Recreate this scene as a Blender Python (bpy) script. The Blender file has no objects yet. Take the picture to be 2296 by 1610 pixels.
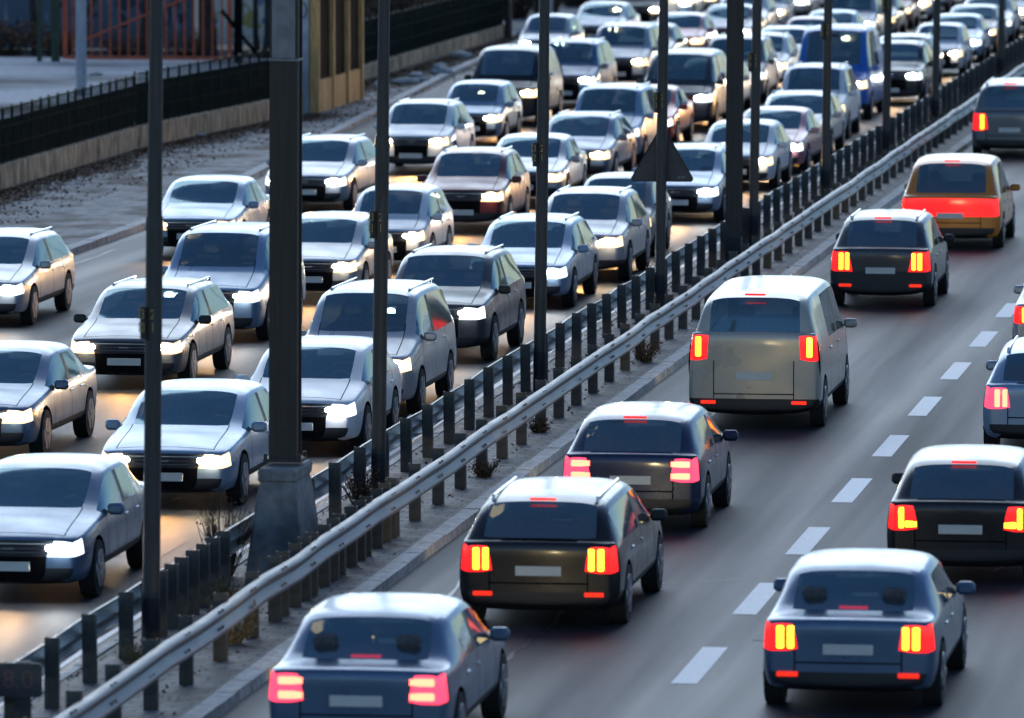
import bpy, bmesh, math, random
from mathutils import Vector, Matrix, Euler
random.seed(7)
S = bpy.context.scene
COL = S.collection
R = math.radians

# ------------------------------------------------------------------ camera
cam_d = bpy.data.cameras.new('camera')
cam = bpy.data.objects.new('camera', cam_d)
COL.objects.link(cam)
CAM_F = 16140.0                       # focal length in units of a 2296 px wide frame
cam_d.sensor_width = 36.0
cam_d.lens = 36.0 * CAM_F / 2296.0
cam_d.clip_start = 1.0
cam_d.clip_end = 5000.0
pitch = 4.9399
yaw = 7.8446                          # looking a little left of the road axis
cam.location = (0, 0, 10.0)
cam.rotation_mode = 'XYZ'
cam.rotation_euler = (R(90 - pitch), 0.0, R(yaw))
cam_d.dof.use_dof = True
cam_d.dof.focus_distance = 104.0
cam_d.dof.aperture_fstop = 2.4
S.camera = cam

# ------------------------------------------------------------------ light
SUN_EL = 28.0
SUN_AZ = -14.0                        # degrees from +Y towards +X
w = bpy.data.worlds.new('World')
S.world = w
w.use_nodes = True
nt = w.node_tree
nt.nodes.clear()
sky = nt.nodes.new('ShaderNodeTexSky')
sky.sky_type = 'NISHITA'
sky.sun_disc = False
sky.sun_elevation = R(SUN_EL)
sky.sun_rotation = R(SUN_AZ)
sky.air_density = 1.0
sky.dust_density = 0.0
sky.ozone_density = 3.0
bg = nt.nodes.new('ShaderNodeBackground')
bg.inputs['Strength'].default_value = 0.052
out = nt.nodes.new('ShaderNodeOutputWorld')
tint = nt.nodes.new('ShaderNodeMix')
tint.data_type = 'RGBA'
tint.blend_type = 'MULTIPLY'
tint.inputs['Factor'].default_value = 1.0
tint.inputs['B'].default_value = (0.86, 0.97, 1.1, 1)      # cool white balance of the dusk photograph
nt.links.new(sky.outputs['Color'], tint.inputs['A'])
nt.links.new(tint.outputs['Result'], bg.inputs['Color'])
nt.links.new(bg.outputs['Background'], out.inputs['Surface'])

sun_d = bpy.data.lights.new('sun', 'SUN')
sun_d.energy = 0.72
sun_d.angle = R(50.0)
sun_d.color = (0.8, 0.91, 1.0)
sun = bpy.data.objects.new('sun', sun_d)
COL.objects.link(sun)
sd = Vector((math.sin(R(SUN_AZ)) * math.cos(R(SUN_EL)), math.cos(R(SUN_AZ)) * math.cos(R(SUN_EL)), math.sin(R(SUN_EL))))
sun.rotation_euler = sd.to_track_quat('Z', 'Y').to_euler()

S.view_settings.view_transform = 'Standard'
S.view_settings.look = 'None'
S.view_settings.gamma = 1.0
S.view_settings.exposure = 1.2
try:
    S.cycles.use_denoising = True
    S.cycles.max_bounces = 5
    S.cycles.glossy_bounces = 3
    S.cycles.diffuse_bounces = 2
    S.cycles.use_light_tree = True
    S.cycles.sample_clamp_indirect = 4.0
except Exception:
    pass

# ------------------------------------------------------------------ materials
def new_mat(name):
    m = bpy.data.materials.new(name)
    m.use_nodes = True
    b = m.node_tree.nodes['Principled BSDF']
    return m, m.node_tree, b

def setp(b, **kw):
    names = {'color': 'Base Color', 'rough': 'Roughness', 'metal': 'Metallic', 'spec': 'Specular IOR Level',
             'coat': 'Coat Weight', 'coatr': 'Coat Roughness', 'ior': 'IOR', 'emit': 'Emission Color', 'es': 'Emission Strength'}
    for k, v in kw.items():
        i = b.inputs[names[k]]
        if k in ('color', 'emit') and len(v) == 3:
            v = (*v, 1)
        i.default_value = v

def noisy(name, c1, c2, scale=4.0, rough=0.8, metal=0.0, bump=0.0, detail=6.0, stretch=(1, 1, 1), spec=0.5, lo=0.35, hi=0.65, c3=None, s3=0.4, rough2=None):
    m, t, b = new_mat(name)
    tc = t.nodes.new('ShaderNodeTexCoord')
    mp = t.nodes.new('ShaderNodeMapping')
    mp.inputs['Scale'].default_value = stretch
    t.links.new(tc.outputs['Object'], mp.inputs['Vector'])
    n = t.nodes.new('ShaderNodeTexNoise')
    n.inputs['Scale'].default_value = scale
    n.inputs['Detail'].default_value = detail
    n.inputs['Roughness'].default_value = 0.6
    t.links.new(mp.outputs['Vector'], n.inputs['Vector'])
    r = t.nodes.new('ShaderNodeValToRGB')
    r.color_ramp.elements[0].position = lo
    r.color_ramp.elements[1].position = hi
    r.color_ramp.elements[0].color = (*c1, 1)
    r.color_ramp.elements[1].color = (*c2, 1)
    t.links.new(n.outputs['Fac'], r.inputs['Fac'])
    col = r.outputs['Color']
    if c3 is not None:
        n3 = t.nodes.new('ShaderNodeTexNoise')
        n3.inputs['Scale'].default_value = s3
        n3.inputs['Detail'].default_value = 5
        t.links.new(mp.outputs['Vector'], n3.inputs['Vector'])
        r3 = t.nodes.new('ShaderNodeValToRGB')
        r3.color_ramp.elements[0].position = 0.48
        r3.color_ramp.elements[1].position = 0.62
        t.links.new(n3.outputs['Fac'], r3.inputs['Fac'])
        mx = t.nodes.new('ShaderNodeMix')
        mx.data_type = 'RGBA'
        t.links.new(r3.outputs['Color'], mx.inputs['Factor'])
        t.links.new(col, mx.inputs['A'])
        mx.inputs['B'].default_value = (*c3, 1)
        col = mx.outputs['Result']
    t.links.new(col, b.inputs['Base Color'])
    setp(b, rough=rough, metal=metal, spec=spec)
    if rough2 is not None:
        mr = t.nodes.new('ShaderNodeMapRange')
        mr.inputs['To Min'].default_value = rough
        mr.inputs['To Max'].default_value = rough2
        mr.inputs['From Min'].default_value = 0.3
        mr.inputs['From Max'].default_value = 0.7
        t.links.new(n.outputs['Fac'], mr.inputs['Value'])
        t.links.new(mr.outputs['Result'], b.inputs['Roughness'])
    if bump > 0:
        bm_ = t.nodes.new('ShaderNodeBump')
        bm_.inputs['Strength'].default_value = bump
        bm_.inputs['Distance'].default_value = 0.02
        t.links.new(n.outputs['Fac'], bm_.inputs['Height'])
        t.links.new(bm_.outputs['Normal'], b.inputs['Normal'])
    return m

def plain(name, c, rough=0.5, metal=0.0, spec=0.5, coat=0.0):
    m, t, b = new_mat(name)
    setp(b, color=c, rough=rough, metal=metal, spec=spec, coat=coat)
    return m

def emis(name, c, s, base=(0.02, 0.02, 0.02)):
    m, t, b = new_mat(name)
    setp(b, color=base, rough=0.15, emit=c, es=s)
    return m

M = {}
# asphalt: fine aggregate, worn wheel tracks along the road, a few stains
def asphalt(name, base, tracks):
    m, t, b = new_mat(name)
    tc = t.nodes.new('ShaderNodeTexCoord')
    n = t.nodes.new('ShaderNodeTexNoise'); n.inputs['Scale'].default_value = 55; n.inputs['Detail'].default_value = 4
    t.links.new(tc.outputs['Object'], n.inputs['Vector'])
    mp = t.nodes.new('ShaderNodeMapping'); mp.inputs['Scale'].default_value = (1.3, 0.035, 1)
    t.links.new(tc.outputs['Object'], mp.inputs['Vector'])
    n2 = t.nodes.new('ShaderNodeTexNoise'); n2.inputs['Scale'].default_value = 1.0; n2.inputs['Detail'].default_value = 5
    t.links.new(mp.outputs['Vector'], n2.inputs['Vector'])
    r = t.nodes.new('ShaderNodeValToRGB')
    r.color_ramp.elements[0].position = 0.3; r.color_ramp.elements[1].position = 0.75
    r.color_ramp.elements[0].color = (base[0] * .85, base[1] * .85, base[2] * .85, 1)
    r.color_ramp.elements[1].color = (base[0] * 1.15, base[1] * 1.15, base[2] * 1.15, 1)
    t.links.new(n2.outputs['Fac'], r.inputs['Fac'])
    mx = t.nodes.new('ShaderNodeMix'); mx.data_type = 'RGBA'; mx.blend_type = 'MULTIPLY'
    mx.inputs['Factor'].default_value = 0.7
    r2 = t.nodes.new('ShaderNodeValToRGB')
    r2.color_ramp.elements[0].position = 0.32; r2.color_ramp.elements[1].position = 0.7
    r2.color_ramp.elements[0].color = (.45, .45, .45, 1); r2.color_ramp.elements[1].color = (1.5, 1.5, 1.5, 1)
    t.links.new(n.outputs['Fac'], r2.inputs['Fac'])
    t.links.new(r.outputs['Color'], mx.inputs['A']); t.links.new(r2.outputs['Color'], mx.inputs['B'])
    # darker polished wheel tracks, oil-stained lane centres, patchy repairs
    sx = t.nodes.new('ShaderNodeSeparateXYZ'); t.links.new(tc.outputs['Object'], sx.inputs[0])
    ma = t.nodes.new('ShaderNodeMath'); ma.operation = 'MULTIPLY_ADD'; ma.inputs[1].default_value = 2 * math.pi / 1.9; ma.inputs[2].default_value = .6
    t.links.new(sx.outputs['X'], ma.inputs[0])
    ms = t.nodes.new('ShaderNodeMath'); ms.operation = 'SINE'; t.links.new(ma.outputs[0], ms.inputs[0])
    mm = t.nodes.new('ShaderNodeMath'); mm.operation = 'MULTIPLY'; t.links.new(ms.outputs[0], mm.inputs[0]); t.links.new(n2.outputs['Fac'], mm.inputs[1])
    mr3 = t.nodes.new('ShaderNodeMapRange'); mr3.inputs['From Min'].default_value = -.6; mr3.inputs['From Max'].default_value = .6
    mr3.inputs['To Min'].default_value = .72; mr3.inputs['To Max'].default_value = 1.3
    t.links.new(mm.outputs[0], mr3.inputs['Value'])
    v4 = t.nodes.new('ShaderNodeTexNoise'); v4.inputs['Scale'].default_value = 7.0; v4.inputs['Detail'].default_value = 8; v4.inputs['Roughness'].default_value = .75
    t.links.new(tc.outputs['Object'], v4.inputs['Vector'])
    r4 = t.nodes.new('ShaderNodeMapRange'); r4.inputs['From Min'].default_value = .3; r4.inputs['From Max'].default_value = .7; r4.inputs['To Min'].default_value = .7; r4.inputs['To Max'].default_value = 1.3
    t.links.new(v4.outputs['Fac'], r4.inputs['Value'])
    mq = t.nodes.new('ShaderNodeMath'); mq.operation = 'MULTIPLY'; t.links.new(mr3.outputs['Result'], mq.inputs[0]); t.links.new(r4.outputs['Result'], mq.inputs[1])
    mv = t.nodes.new('ShaderNodeVectorMath'); mv.operation = 'SCALE'
    t.links.new(mx.outputs['Result'], mv.inputs[0]); t.links.new(mq.outputs[0], mv.inputs['Scale'])
    t.links.new(mv.outputs[0], b.inputs['Base Color'])
    mr = t.nodes.new('ShaderNodeMapRange')
    mr.inputs['From Min'].default_value = 0.3; mr.inputs['From Max'].default_value = 0.7
    mr.inputs['To Min'].default_value = tracks[0]; mr.inputs['To Max'].default_value = tracks[1]
    t.links.new(n2.outputs['Fac'], mr.inputs['Value'])
    t.links.new(mr.outputs['Result'], b.inputs['Roughness'])
    bp = t.nodes.new('ShaderNodeBump'); bp.inputs['Strength'].default_value = 0.25; bp.inputs['Distance'].default_value = 0.01
    t.links.new(n.outputs['Fac'], bp.inputs['Height']); t.links.new(bp.outputs['Normal'], b.inputs['Normal'])
    setp(b, spec=0.28)
    return m
M['asphalt'] = asphalt('asphalt', (0.026, 0.029, 0.037), (0.52, 0.7))
M['paint_line'] = noisy('road_paint', (0.74, 0.74, 0.72), (0.88, 0.88, 0.86), 12, 0.6)
M['earth'] = noisy('earth', (0.03, 0.022, 0.016), (0.09, 0.07, 0.05), 1.5, 0.95, bump=0.4)
M['verge'] = noisy('dusty_verge', (0.16, 0.155, 0.15), (0.42, 0.4, 0.38), 3.5, 0.85, bump=0.5, c3=(0.05, 0.033, 0.022), s3=0.8, stretch=(1, 0.6, 1))
M['gravel'] = noisy('pale_gravel', (0.35, 0.35, 0.35), (0.65, 0.65, 0.65), 9, 0.9, bump=0.6, c3=(0.08, 0.075, 0.07), s3=0.2, stretch=(.5, 0.6, 1))
M['kerb'] = noisy('kerb_concrete', (0.34, 0.33, 0.31), (0.66, 0.64, 0.6), 7, 0.8, bump=0.2)
M['concrete'] = noisy('cast_concrete', (0.15, 0.15, 0.15), (0.27, 0.27, 0.27), 5, 0.85, bump=0.2, c3=(0.11, 0.11, 0.11), s3=1.6)
M['wallc'] = noisy('stained_wall_concrete', (0.13, 0.085, 0.05), (0.68, 0.5, 0.31), 6, 0.85, bump=0.3, stretch=(1, 1, 0.25))
M['zinc'] = noisy('weathered_zinc', (0.19, 0.185, 0.178), (0.34, 0.33, 0.315), 6, 0.38, metal=0.5, rough2=0.55, stretch=(1, 0.3, 1))
M['zinc_dark'] = noisy('dirty_zinc', (0.05, 0.047, 0.042), (0.1, 0.093, 0.08), 8, 0.55, metal=0.2)
M['pole'] = noisy('grey_pole_paint', (0.03, 0.028, 0.027), (0.048, 0.044, 0.043), 5, 0.5, stretch=(3, 3, 0.4))
M['pole_dark'] = noisy('bitumen_band', (0.012, 0.012, 0.014), (0.022, 0.022, 0.025), 5, 0.6)
M['mast'] = noisy('rusty_brown_mast', (0.024, 0.019, 0.015), (0.042, 0.033, 0.026), 3, 0.6, stretch=(6, 6, 0.3))
M['mast_cap'] = noisy('grey_mast_plate', (0.16, 0.16, 0.17), (0.24, 0.24, 0.25), 6, 0.5)
M['pale_pole'] = noisy('pale_grey_pole', (0.27, 0.29, 0.33), (0.4, 0.42, 0.46), 4, 0.5, stretch=(3, 3, 0.6))
M['fence'] = noisy('dark_green_mesh', (0.0015, 0.0085, 0.0085), (0.004, 0.02, 0.019), 3, 0.9, spec=.08)
M['fence_post'] = noisy('green_post', (0.004, 0.014, 0.013), (0.012, 0.035, 0.03), 6, 0.85, spec=.1)
M['tip'] = plain('tan_post_tip', (0.3, 0.24, 0.17), 0.7)
M['rust'] = noisy('orange_gate_paint', (0.36, 0.055, 0.02), (0.6, 0.095, 0.03), 5, 0.55)
M['dark_green'] = noisy('dark_green_paint', (0.012, 0.028, 0.014), (0.03, 0.055, 0.03), 4, 0.6)
M['bark'] = noisy('dark_bark', (0.02, 0.018, 0.016), (0.06, 0.052, 0.045), 8, 0.9, bump=0.5, stretch=(1, 1, 0.3))
M['birch'] = noisy('pale_birch_bark', (0.12, 0.11, 0.1), (0.6, 0.58, 0.55), 5, 0.8, stretch=(1, 1, 2.2), lo=0.3, hi=0.5)
M['twig'] = noisy('brown_twigs', (0.035, 0.025, 0.018), (0.1, 0.07, 0.045), 8, 0.9)
M['leaf'] = noisy('dead_leaves', (0.07, 0.032, 0.014), (0.22, 0.11, 0.05), 20, 0.8)
M['straw'] = noisy('dry_grass', (0.12, 0.085, 0.035), (0.3, 0.22, 0.1), 14, 0.85)
M['wood'] = noisy('ochre_wood_golden_lit', (0.45, 0.22, 0.075), (0.9, 0.56, 0.24), 5, 0.65, stretch=(5, 5, 0.35), bump=0.15, spec=.15)  # yellowish wood with the golden headlight warmth mixed into its colour
M['black'] = plain('matt_black', (0.006, 0.006, 0.007), 0.8, spec=0.04)
M['hut_wall'] = noisy('grey_painted_boards', (0.3, 0.31, 0.34), (0.5, 0.51, 0.54), 2.5, 0.7)
M['stone'] = noisy('pale_rubble', (0.3, 0.29, 0.28), (0.55, 0.54, 0.52), 12, 0.85, bump=0.4)
M['sign_back'] = noisy('sign_back_grey', (0.05, 0.043, 0.042), (0.08, 0.07, 0.068), 5, 0.55)
M['dark_plate'] = plain('dark_number_plate', (0.02, 0.018, 0.016), 0.5)
M['digit'] = plain('ochre_digits', (0.42, 0.3, 0.1), 0.6)
M['digit_dim'] = plain('faded_brown_digits', (0.2, 0.095, 0.07), 0.7)
# cars
def mk_glass():
    m, t, b = new_mat('car_glass')
    setp(b, color=(0.2, 0.33, 0.38), rough=0.06, spec=1.0, ior=1.7, metal=.7)
    tr = t.nodes.new('ShaderNodeBsdfTransparent')
    tr.inputs['Color'].default_value = (0.5, 0.6, 0.6, 1)
    mx = t.nodes.new('ShaderNodeMixShader')
    mx.inputs['Fac'].default_value = 0.6
    o = t.nodes['Material Output']
    t.links.new(tr.outputs[0], mx.inputs[1])
    t.links.new(b.outputs[0], mx.inputs[2])
    t.links.new(mx.outputs[0], o.inputs['Surface'])
    return m
M['glass'] = mk_glass()
M['tyre'] = plain('tyre_rubber', (0.018, 0.018, 0.018), 0.85)
M['rim'] = plain('alloy', (0.35, 0.35, 0.36), 0.35, 0.8)
M['trim'] = plain('black_plastic', (0.018, 0.018, 0.02), 0.5)
M['seat'] = noisy('seat_fabric', (.05, .05, .055), (.1, .1, .105), 20, .9)
M['seat_tan'] = noisy('seat_tan', (.16, .12, .08), (.25, .2, .14), 20, .8)
M['chrome'] = plain('chrome', (0.6, 0.6, 0.62), 0.15, 1.0)
M['plate'] = noisy('plate_white', (0.62, 0.6, 0.52), (0.75, 0.73, 0.66), 3, 0.5)
M['lens_off'] = plain('red_lens', (0.25, 0.012, 0.012), 0.2)
M['head_warm'] = emis('headlight_warm', (1.0, 0.66, 0.32), 1.3)
M['bulb_dim'] = emis('headlight_bulb_dim', (1.0, .8, .5), 2.0)
M['bulb_warm'] = emis('headlight_bulb_warm', (1.0, 0.82, 0.55), 55.0)
M['bulb_cool'] = emis('headlight_bulb_cool', (0.92, 0.97, 1.0), 55.0)
M['head_cool'] = emis('headlight_cool', (0.8, 0.92, 1.0), 1.1)
M['tail_red'] = emis('tail_lens_red', (1.0, 0.012, 0.014), 0.9, (0.2, 0.01, 0.01))
M['tail_pink'] = emis('tail_lens_pink', (1.0, 0.04, 0.09), 1.3, (0.2, 0.01, 0.01))
M['bulb_yellow'] = emis('tail_bulb_amber', (1.0, 0.3, 0.012), 4.0)
M['bulb_orange'] = emis('tail_bulb_orange', (1.0, 0.13, 0.07), 3.0)
M['reflector'] = emis('bumper_reflector_glow_red', (1.0, 0.03, 0.012), 0.5, (0.25, 0.01, 0.01))  # no lamp: a faint red glow is put into the reflector material
PAINT = {}
def paint(name, c, metal=0.35, rough=0.32):
    m, t, b = new_mat('car_paint_' + name)
    tc = t.nodes.new('ShaderNodeTexCoord')
    n = t.nodes.new('ShaderNodeTexNoise'); n.inputs['Scale'].default_value = 2.2; n.inputs['Detail'].default_value = 6
    t.links.new(tc.outputs['Object'], n.inputs['Vector'])
    mr = t.nodes.new('ShaderNodeMapRange')
    mr.inputs['From Min'].default_value = 0.3; mr.inputs['From Max'].default_value = 0.7
    mr.inputs['To Min'].default_value = rough - 0.08; mr.inputs['To Max'].default_value = rough + 0.12
    t.links.new(n.outputs['Fac'], mr.inputs['Value'])
    t.links.new(mr.outputs['Result'], b.inputs['Roughness'])
    setp(b, color=c, metal=metal, coat=0.4, coatr=0.12)
    PAINT[name] = m
paint('silver', (0.42, 0.43, 0.45)); paint('white', (0.7, 0.71, 0.72), 0.0)
paint('grey', (0.16, 0.165, 0.175)); paint('dark grey', (0.055, 0.057, 0.062))
paint('black', (0.014, 0.014, 0.016)); paint('pale blue', (0.26, 0.35, 0.46))
paint('steel blue', (0.09, 0.15, 0.24)); paint('navy', (0.015, 0.028, 0.075))
paint('red', (0.36, 0.025, 0.03), 0.2); paint('pink', (0.45, 0.19, 0.22), 0.2)
paint('maroon', (0.12, 0.018, 0.022), 0.3); paint('bright blue', (0.018, 0.14, 0.5), 0.1)
paint('orange', (0.6, 0.2, 0.02), 0.1); paint('beige', (0.42, 0.4, 0.34), 0.3)
paint('green', (0.05, 0.09, 0.07), 0.3)

# ------------------------------------------------------------------ mesh helpers
def mesh_from(bm, name, mat, smooth=False, recalc=True):
    if recalc:
        bmesh.ops.recalc_face_normals(bm, faces=bm.faces)
    me = bpy.data.meshes.new(name)
    bm.to_mesh(me)
    bm.free()
    mats = mat if isinstance(mat, (list, tuple)) else [mat]
    for m in mats:
        me.materials.append(m)
    if smooth:
        for p in me.polygons:
            p.use_smooth = True
        me.set_sharp_from_angle(angle=R(38))
    return me

def link(name, me, parent=None, loc=(0, 0, 0), rot=(0, 0, 0)):
    o = bpy.data.objects.new(name, me)
    COL.objects.link(o)
    o.location = loc
    o.rotation_euler = rot
    if parent is not None:
        o.parent = parent
    return o

def tag(o, label=None, cat=None, group=None, kind=None):
    if label: o['label'] = label
    if cat: o['category'] = cat
    if group: o['group'] = group
    if kind: o['kind'] = kind
    return o

def empty(name, loc, rz=0.0):
    o = bpy.data.objects.new(name, None)
    COL.objects.link(o)
    o.location = loc
    o.rotation_euler = (0, 0, rz)
    o.empty_display_size = 0.2
    return o

def add_box(bm, c, s, rot=None, bevel=0.0, mi=0):
    mat = Matrix.Translation(Vector(c)) @ (rot.to_4x4() if rot is not None else Matrix.Identity(4)) @ Matrix.Diagonal((s[0], s[1], s[2], 1))
    r = bmesh.ops.create_cube(bm, size=1.0, matrix=mat)
    fs = set()
    for v in r['verts']:
        fs.update(v.link_faces)
    for f in fs:
        f.material_index = mi
    if bevel > 0:
        es = set()
        for v in r['verts']:
            es.update(v.link_edges)
        bmesh.ops.bevel(bm, geom=list(es), offset=bevel, segments=1, affect='EDGES')

def add_cyl(bm, p0, p1, r0, r1, seg=12, cap=True, mi=0):
    p0 = Vector(p0); p1 = Vector(p1)
    d = p1 - p0
    q = d.to_track_quat('Z', 'Y')
    a, b = [], []
    for i in range(seg):
        t = 2 * math.pi * i / seg
        v = Vector((math.cos(t), math.sin(t), 0))
        a.append(bm.verts.new(p0 + q @ (v * r0)))
        b.append(bm.verts.new(p1 + q @ (v * r1)))
    for i in range(seg):
        j = (i + 1) % seg
        f = bm.faces.new((a[i], a[j], b[j], b[i])); f.material_index = mi
    if cap:
        f = bm.faces.new(a[::-1]); f.material_index = mi
        f = bm.faces.new(b); f.material_index = mi

def add_quad(bm, pts, mi=0):
    f = bm.faces.new([bm.verts.new(Vector(p)) for p in pts]); f.material_index = mi
    return f

def sheet(name, pts, z, mat, label=None, kind='structure'):
    bm = bmesh.new()
    bm.faces.new([bm.verts.new((x, y, z)) for x, y in pts])
    o = link(name, mesh_from(bm, name, mat))
    o['kind'] = kind
    if label: o['label'] = label
    return o

def slab(name, pts, z0, z1, mat, kind='structure'):
    bm = bmesh.new()
    f = bm.faces.new([bm.verts.new((x, y, z0)) for x, y in pts])
    r = bmesh.ops.extrude_face_region(bm, geom=[f])
    for v in [g for g in r['geom'] if isinstance(g, bmesh.types.BMVert)]:
        v.co.z = z1
    o = link(name, mesh_from(bm, name, mat))
    o['kind'] = kind
    return o

# ------------------------------------------------------------------ ground and roads
sheet('ground', [(-900, -50), (900, -50), (900, 3000), (-900, 3000)], -0.06, M['earth'])
RAIL_F, RAIL_R = -13.52, -14.72
KERB = [(40, -27.4), (146, -27.4), (160, -28.0), (180, -29.1), (212, -30.85), (235, -31.8), (330, -32.0), (900, -32.0)]
sheet('road_outgoing', [(-12.95, 20), (6, 20), (6, 900), (-12.95, 900)], 0.0, M['asphalt'])
sheet('road_oncoming', [(-34, 20), (-15.05, 20), (-15.05, 900), (-34, 900)], 0.0, M['asphalt'])

def pav_mat():
    m, t, b = new_mat('median_paving')
    tc = t.nodes.new('ShaderNodeTexCoord')
    br = t.nodes.new('ShaderNodeTexBrick')
    br.inputs['Scale'].default_value = 1.0
    br.inputs['Brick Width'].default_value = 0.32
    br.inputs['Row Height'].default_value = 0.22
    br.inputs['Mortar Size'].default_value = 0.018
    br.inputs['Color1'].default_value = (0.27, 0.26, 0.25, 1)
    br.inputs['Color2'].default_value = (0.16, 0.155, 0.15, 1)
    br.inputs['Mortar'].default_value = (0.035, 0.03, 0.025, 1)
    t.links.new(tc.outputs['Object'], br.inputs['Vector'])
    n = t.nodes.new('ShaderNodeTexNoise'); n.inputs['Scale'].default_value = 2.2; n.inputs['Detail'].default_value = 6
    t.links.new(tc.outputs['Object'], n.inputs['Vector'])
    r = t.nodes.new('ShaderNodeValToRGB')
    r.color_ramp.elements[0].position = 0.4; r.color_ramp.elements[1].position = 0.62
    r.color_ramp.elements[0].color = (0.25, 0.2, 0.16, 1); r.color_ramp.elements[1].color = (1, 1, 1, 1)
    t.links.new(n.outputs['Fac'], r.inputs['Fac'])
    mx = t.nodes.new('ShaderNodeMix'); mx.data_type = 'RGBA'; mx.blend_type = 'MULTIPLY'; mx.inputs['Factor'].default_value = 0.8
    t.links.new(br.outputs['Color'], mx.inputs['A']); t.links.new(r.outputs['Color'], mx.inputs['B'])
    t.links.new(mx.outputs['Result'], b.inputs['Base Color'])
    bp = t.nodes.new('ShaderNodeBump'); bp.inputs['Strength'].default_value = 0.6; bp.inputs['Distance'].default_value = 0.02
    t.links.new(br.outputs['Fac'], bp.inputs['Height']); bp.invert = True
    t.links.new(bp.outputs['Normal'], b.inputs['Normal'])
    setp(b, rough=0.7)
    return m
M['paving'] = pav_mat()
slab('median_pavement', [(-14.95, 20), (-13.18, 20), (-13.18, 700), (-14.95, 700)], -0.05, 0.10, M['paving'])

def kerb_run(name, pts, width, z1):
    """one kerb of separate stones along a polyline of (y, x)"""
    bm = bmesh.new()
    for (ya, xa), (yb, xb) in zip(pts[:-1], pts[1:]):
        n = max(1, int((yb - ya) / 1.0)) if ya < 320 else 1
        for i in range(n):
            y0 = ya + (yb - ya) * i / n; y1 = ya + (yb - ya) * (i + 1) / n
            x0 = xa + (xb - xa) * i / n; x1 = xa + (xb - xa) * (i + 1) / n
            g = 0.012
            j = random.uniform(-0.008, 0.008)
            z = z1 + random.uniform(-0.006, 0.006)
            pa = [(x0 + j, y0 + g), (x0 + width + j, y0 + g), (x1 + width + j, y1 - g), (x1 + j, y1 - g)]
            lo = [bm.verts.new((x, y, -0.05)) for x, y in pa]
            hi = [bm.verts.new((x, y, z)) for x, y in pa]
            bm.faces.new(hi)
            for k in range(4):
                bm.faces.new((lo[k], lo[(k + 1) % 4], hi[(k + 1) % 4], hi[k]))
    o = link(name, mesh_from(bm, name, M['kerb']))
    o['kind'] = 'structure'
kerb_run('median_kerb', [(20, -13.17), (320, -13.17), (700, -13.17)], 0.22, 0.125)
kerb_run('median_kerb', [(20, -15.06), (320, -15.06), (700, -15.06)], 0.1, 0.115)
kerb_run('roadside_kerb', KERB, -0.26, 0.13)
vpts = [(x - 0.27, y) for y, x in KERB] + [(-34.5, 900), (-34.5, 40)]
slab('verge', vpts, -0.04, 0.10, M['verge'])
slab('gravel_lot', [(-33.0, 90), (-33.0, 219), (-75, 219), (-75, 90)], -0.03, 0.112, M['gravel'])

# lane markings
def dashes(name, x, w_, y0, period, length, n, label):
    bm = bmesh.new()
    for i in range(n):
        y = y0 + i * period
        add_quad(bm, [(x - w_ / 2, y, 0.004), (x + w_ / 2, y, 0.004), (x + w_ / 2, y + length, 0.004), (x - w_ / 2, y + length, 0.004)])
    o = link(name, mesh_from(bm, name, M['paint_line']))
    o['kind'] = 'structure'
dashes('lane_marking', -8.53, 0.28, 75.25 - 6.1 * 6, 6.1, 3.1, 60, '')
dashes('lane_marking', -18.85, 0.12, 40.0, 9.0, 3.0, 40, '')
dashes('lane_marking', -22.85, 0.12, 43.0, 9.0, 3.0, 40, '')
dashes('lane_marking', -26.95, 0.12, 160.0, 9.0, 3.0, 25, '')
dashes('edge_marking', -15.4, 0.15, 30, 300, 299, 1, '')

M['patch'] = noisy('bitumen_patch', (.018, .018, .02), (.04, .04, .043), 20, .6, spec=.3)
M['crack'] = plain('crack_sealant', (.012, .012, .013), .45)
for x0, x1, y0, y1 in ((-11.9, -10.6, 94.5, 97.6), (-18.2, -16.2, 86.0, 88.2), (-8.2, -6.8, 79.0, 80.6)):
    sheet('road_patch', [(x0, y0), (x1, y0 + .1), (x1, y1), (x0 + .05, y1)], 0.004, M['patch'])
bm = bmesh.new()
def crack(x, y, dx, dy, n):
    pv = None
    for k in range(n):
        w_ = random.uniform(.012, .035)
        a = bm.verts.new((x - w_, y, .0055)); c = bm.verts.new((x + w_, y + w_ * .5, .0055))
        if pv: bm.faces.new((pv[0], pv[1], c, a))
        pv = (a, c)
        x += dx + random.uniform(-.06, .06); y += dy + random.uniform(0, .15)
for args in ((-10.9, 70, .01, .35, 40), (-7.4, 74, -.01, .4, 30), (-12.2, 72, .005, .5, 60), (-17.2, 84, 0, .4, 20), (-6.0, 86, .01, .4, 30), (-10.2, 84, .22, .06, 12), (-27.0, 122, 0.0, .5, 30)):
    crack(*args)
link('road_crack', mesh_from(bm, 'road_crack', M['crack']))['kind'] = 'structure'

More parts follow.
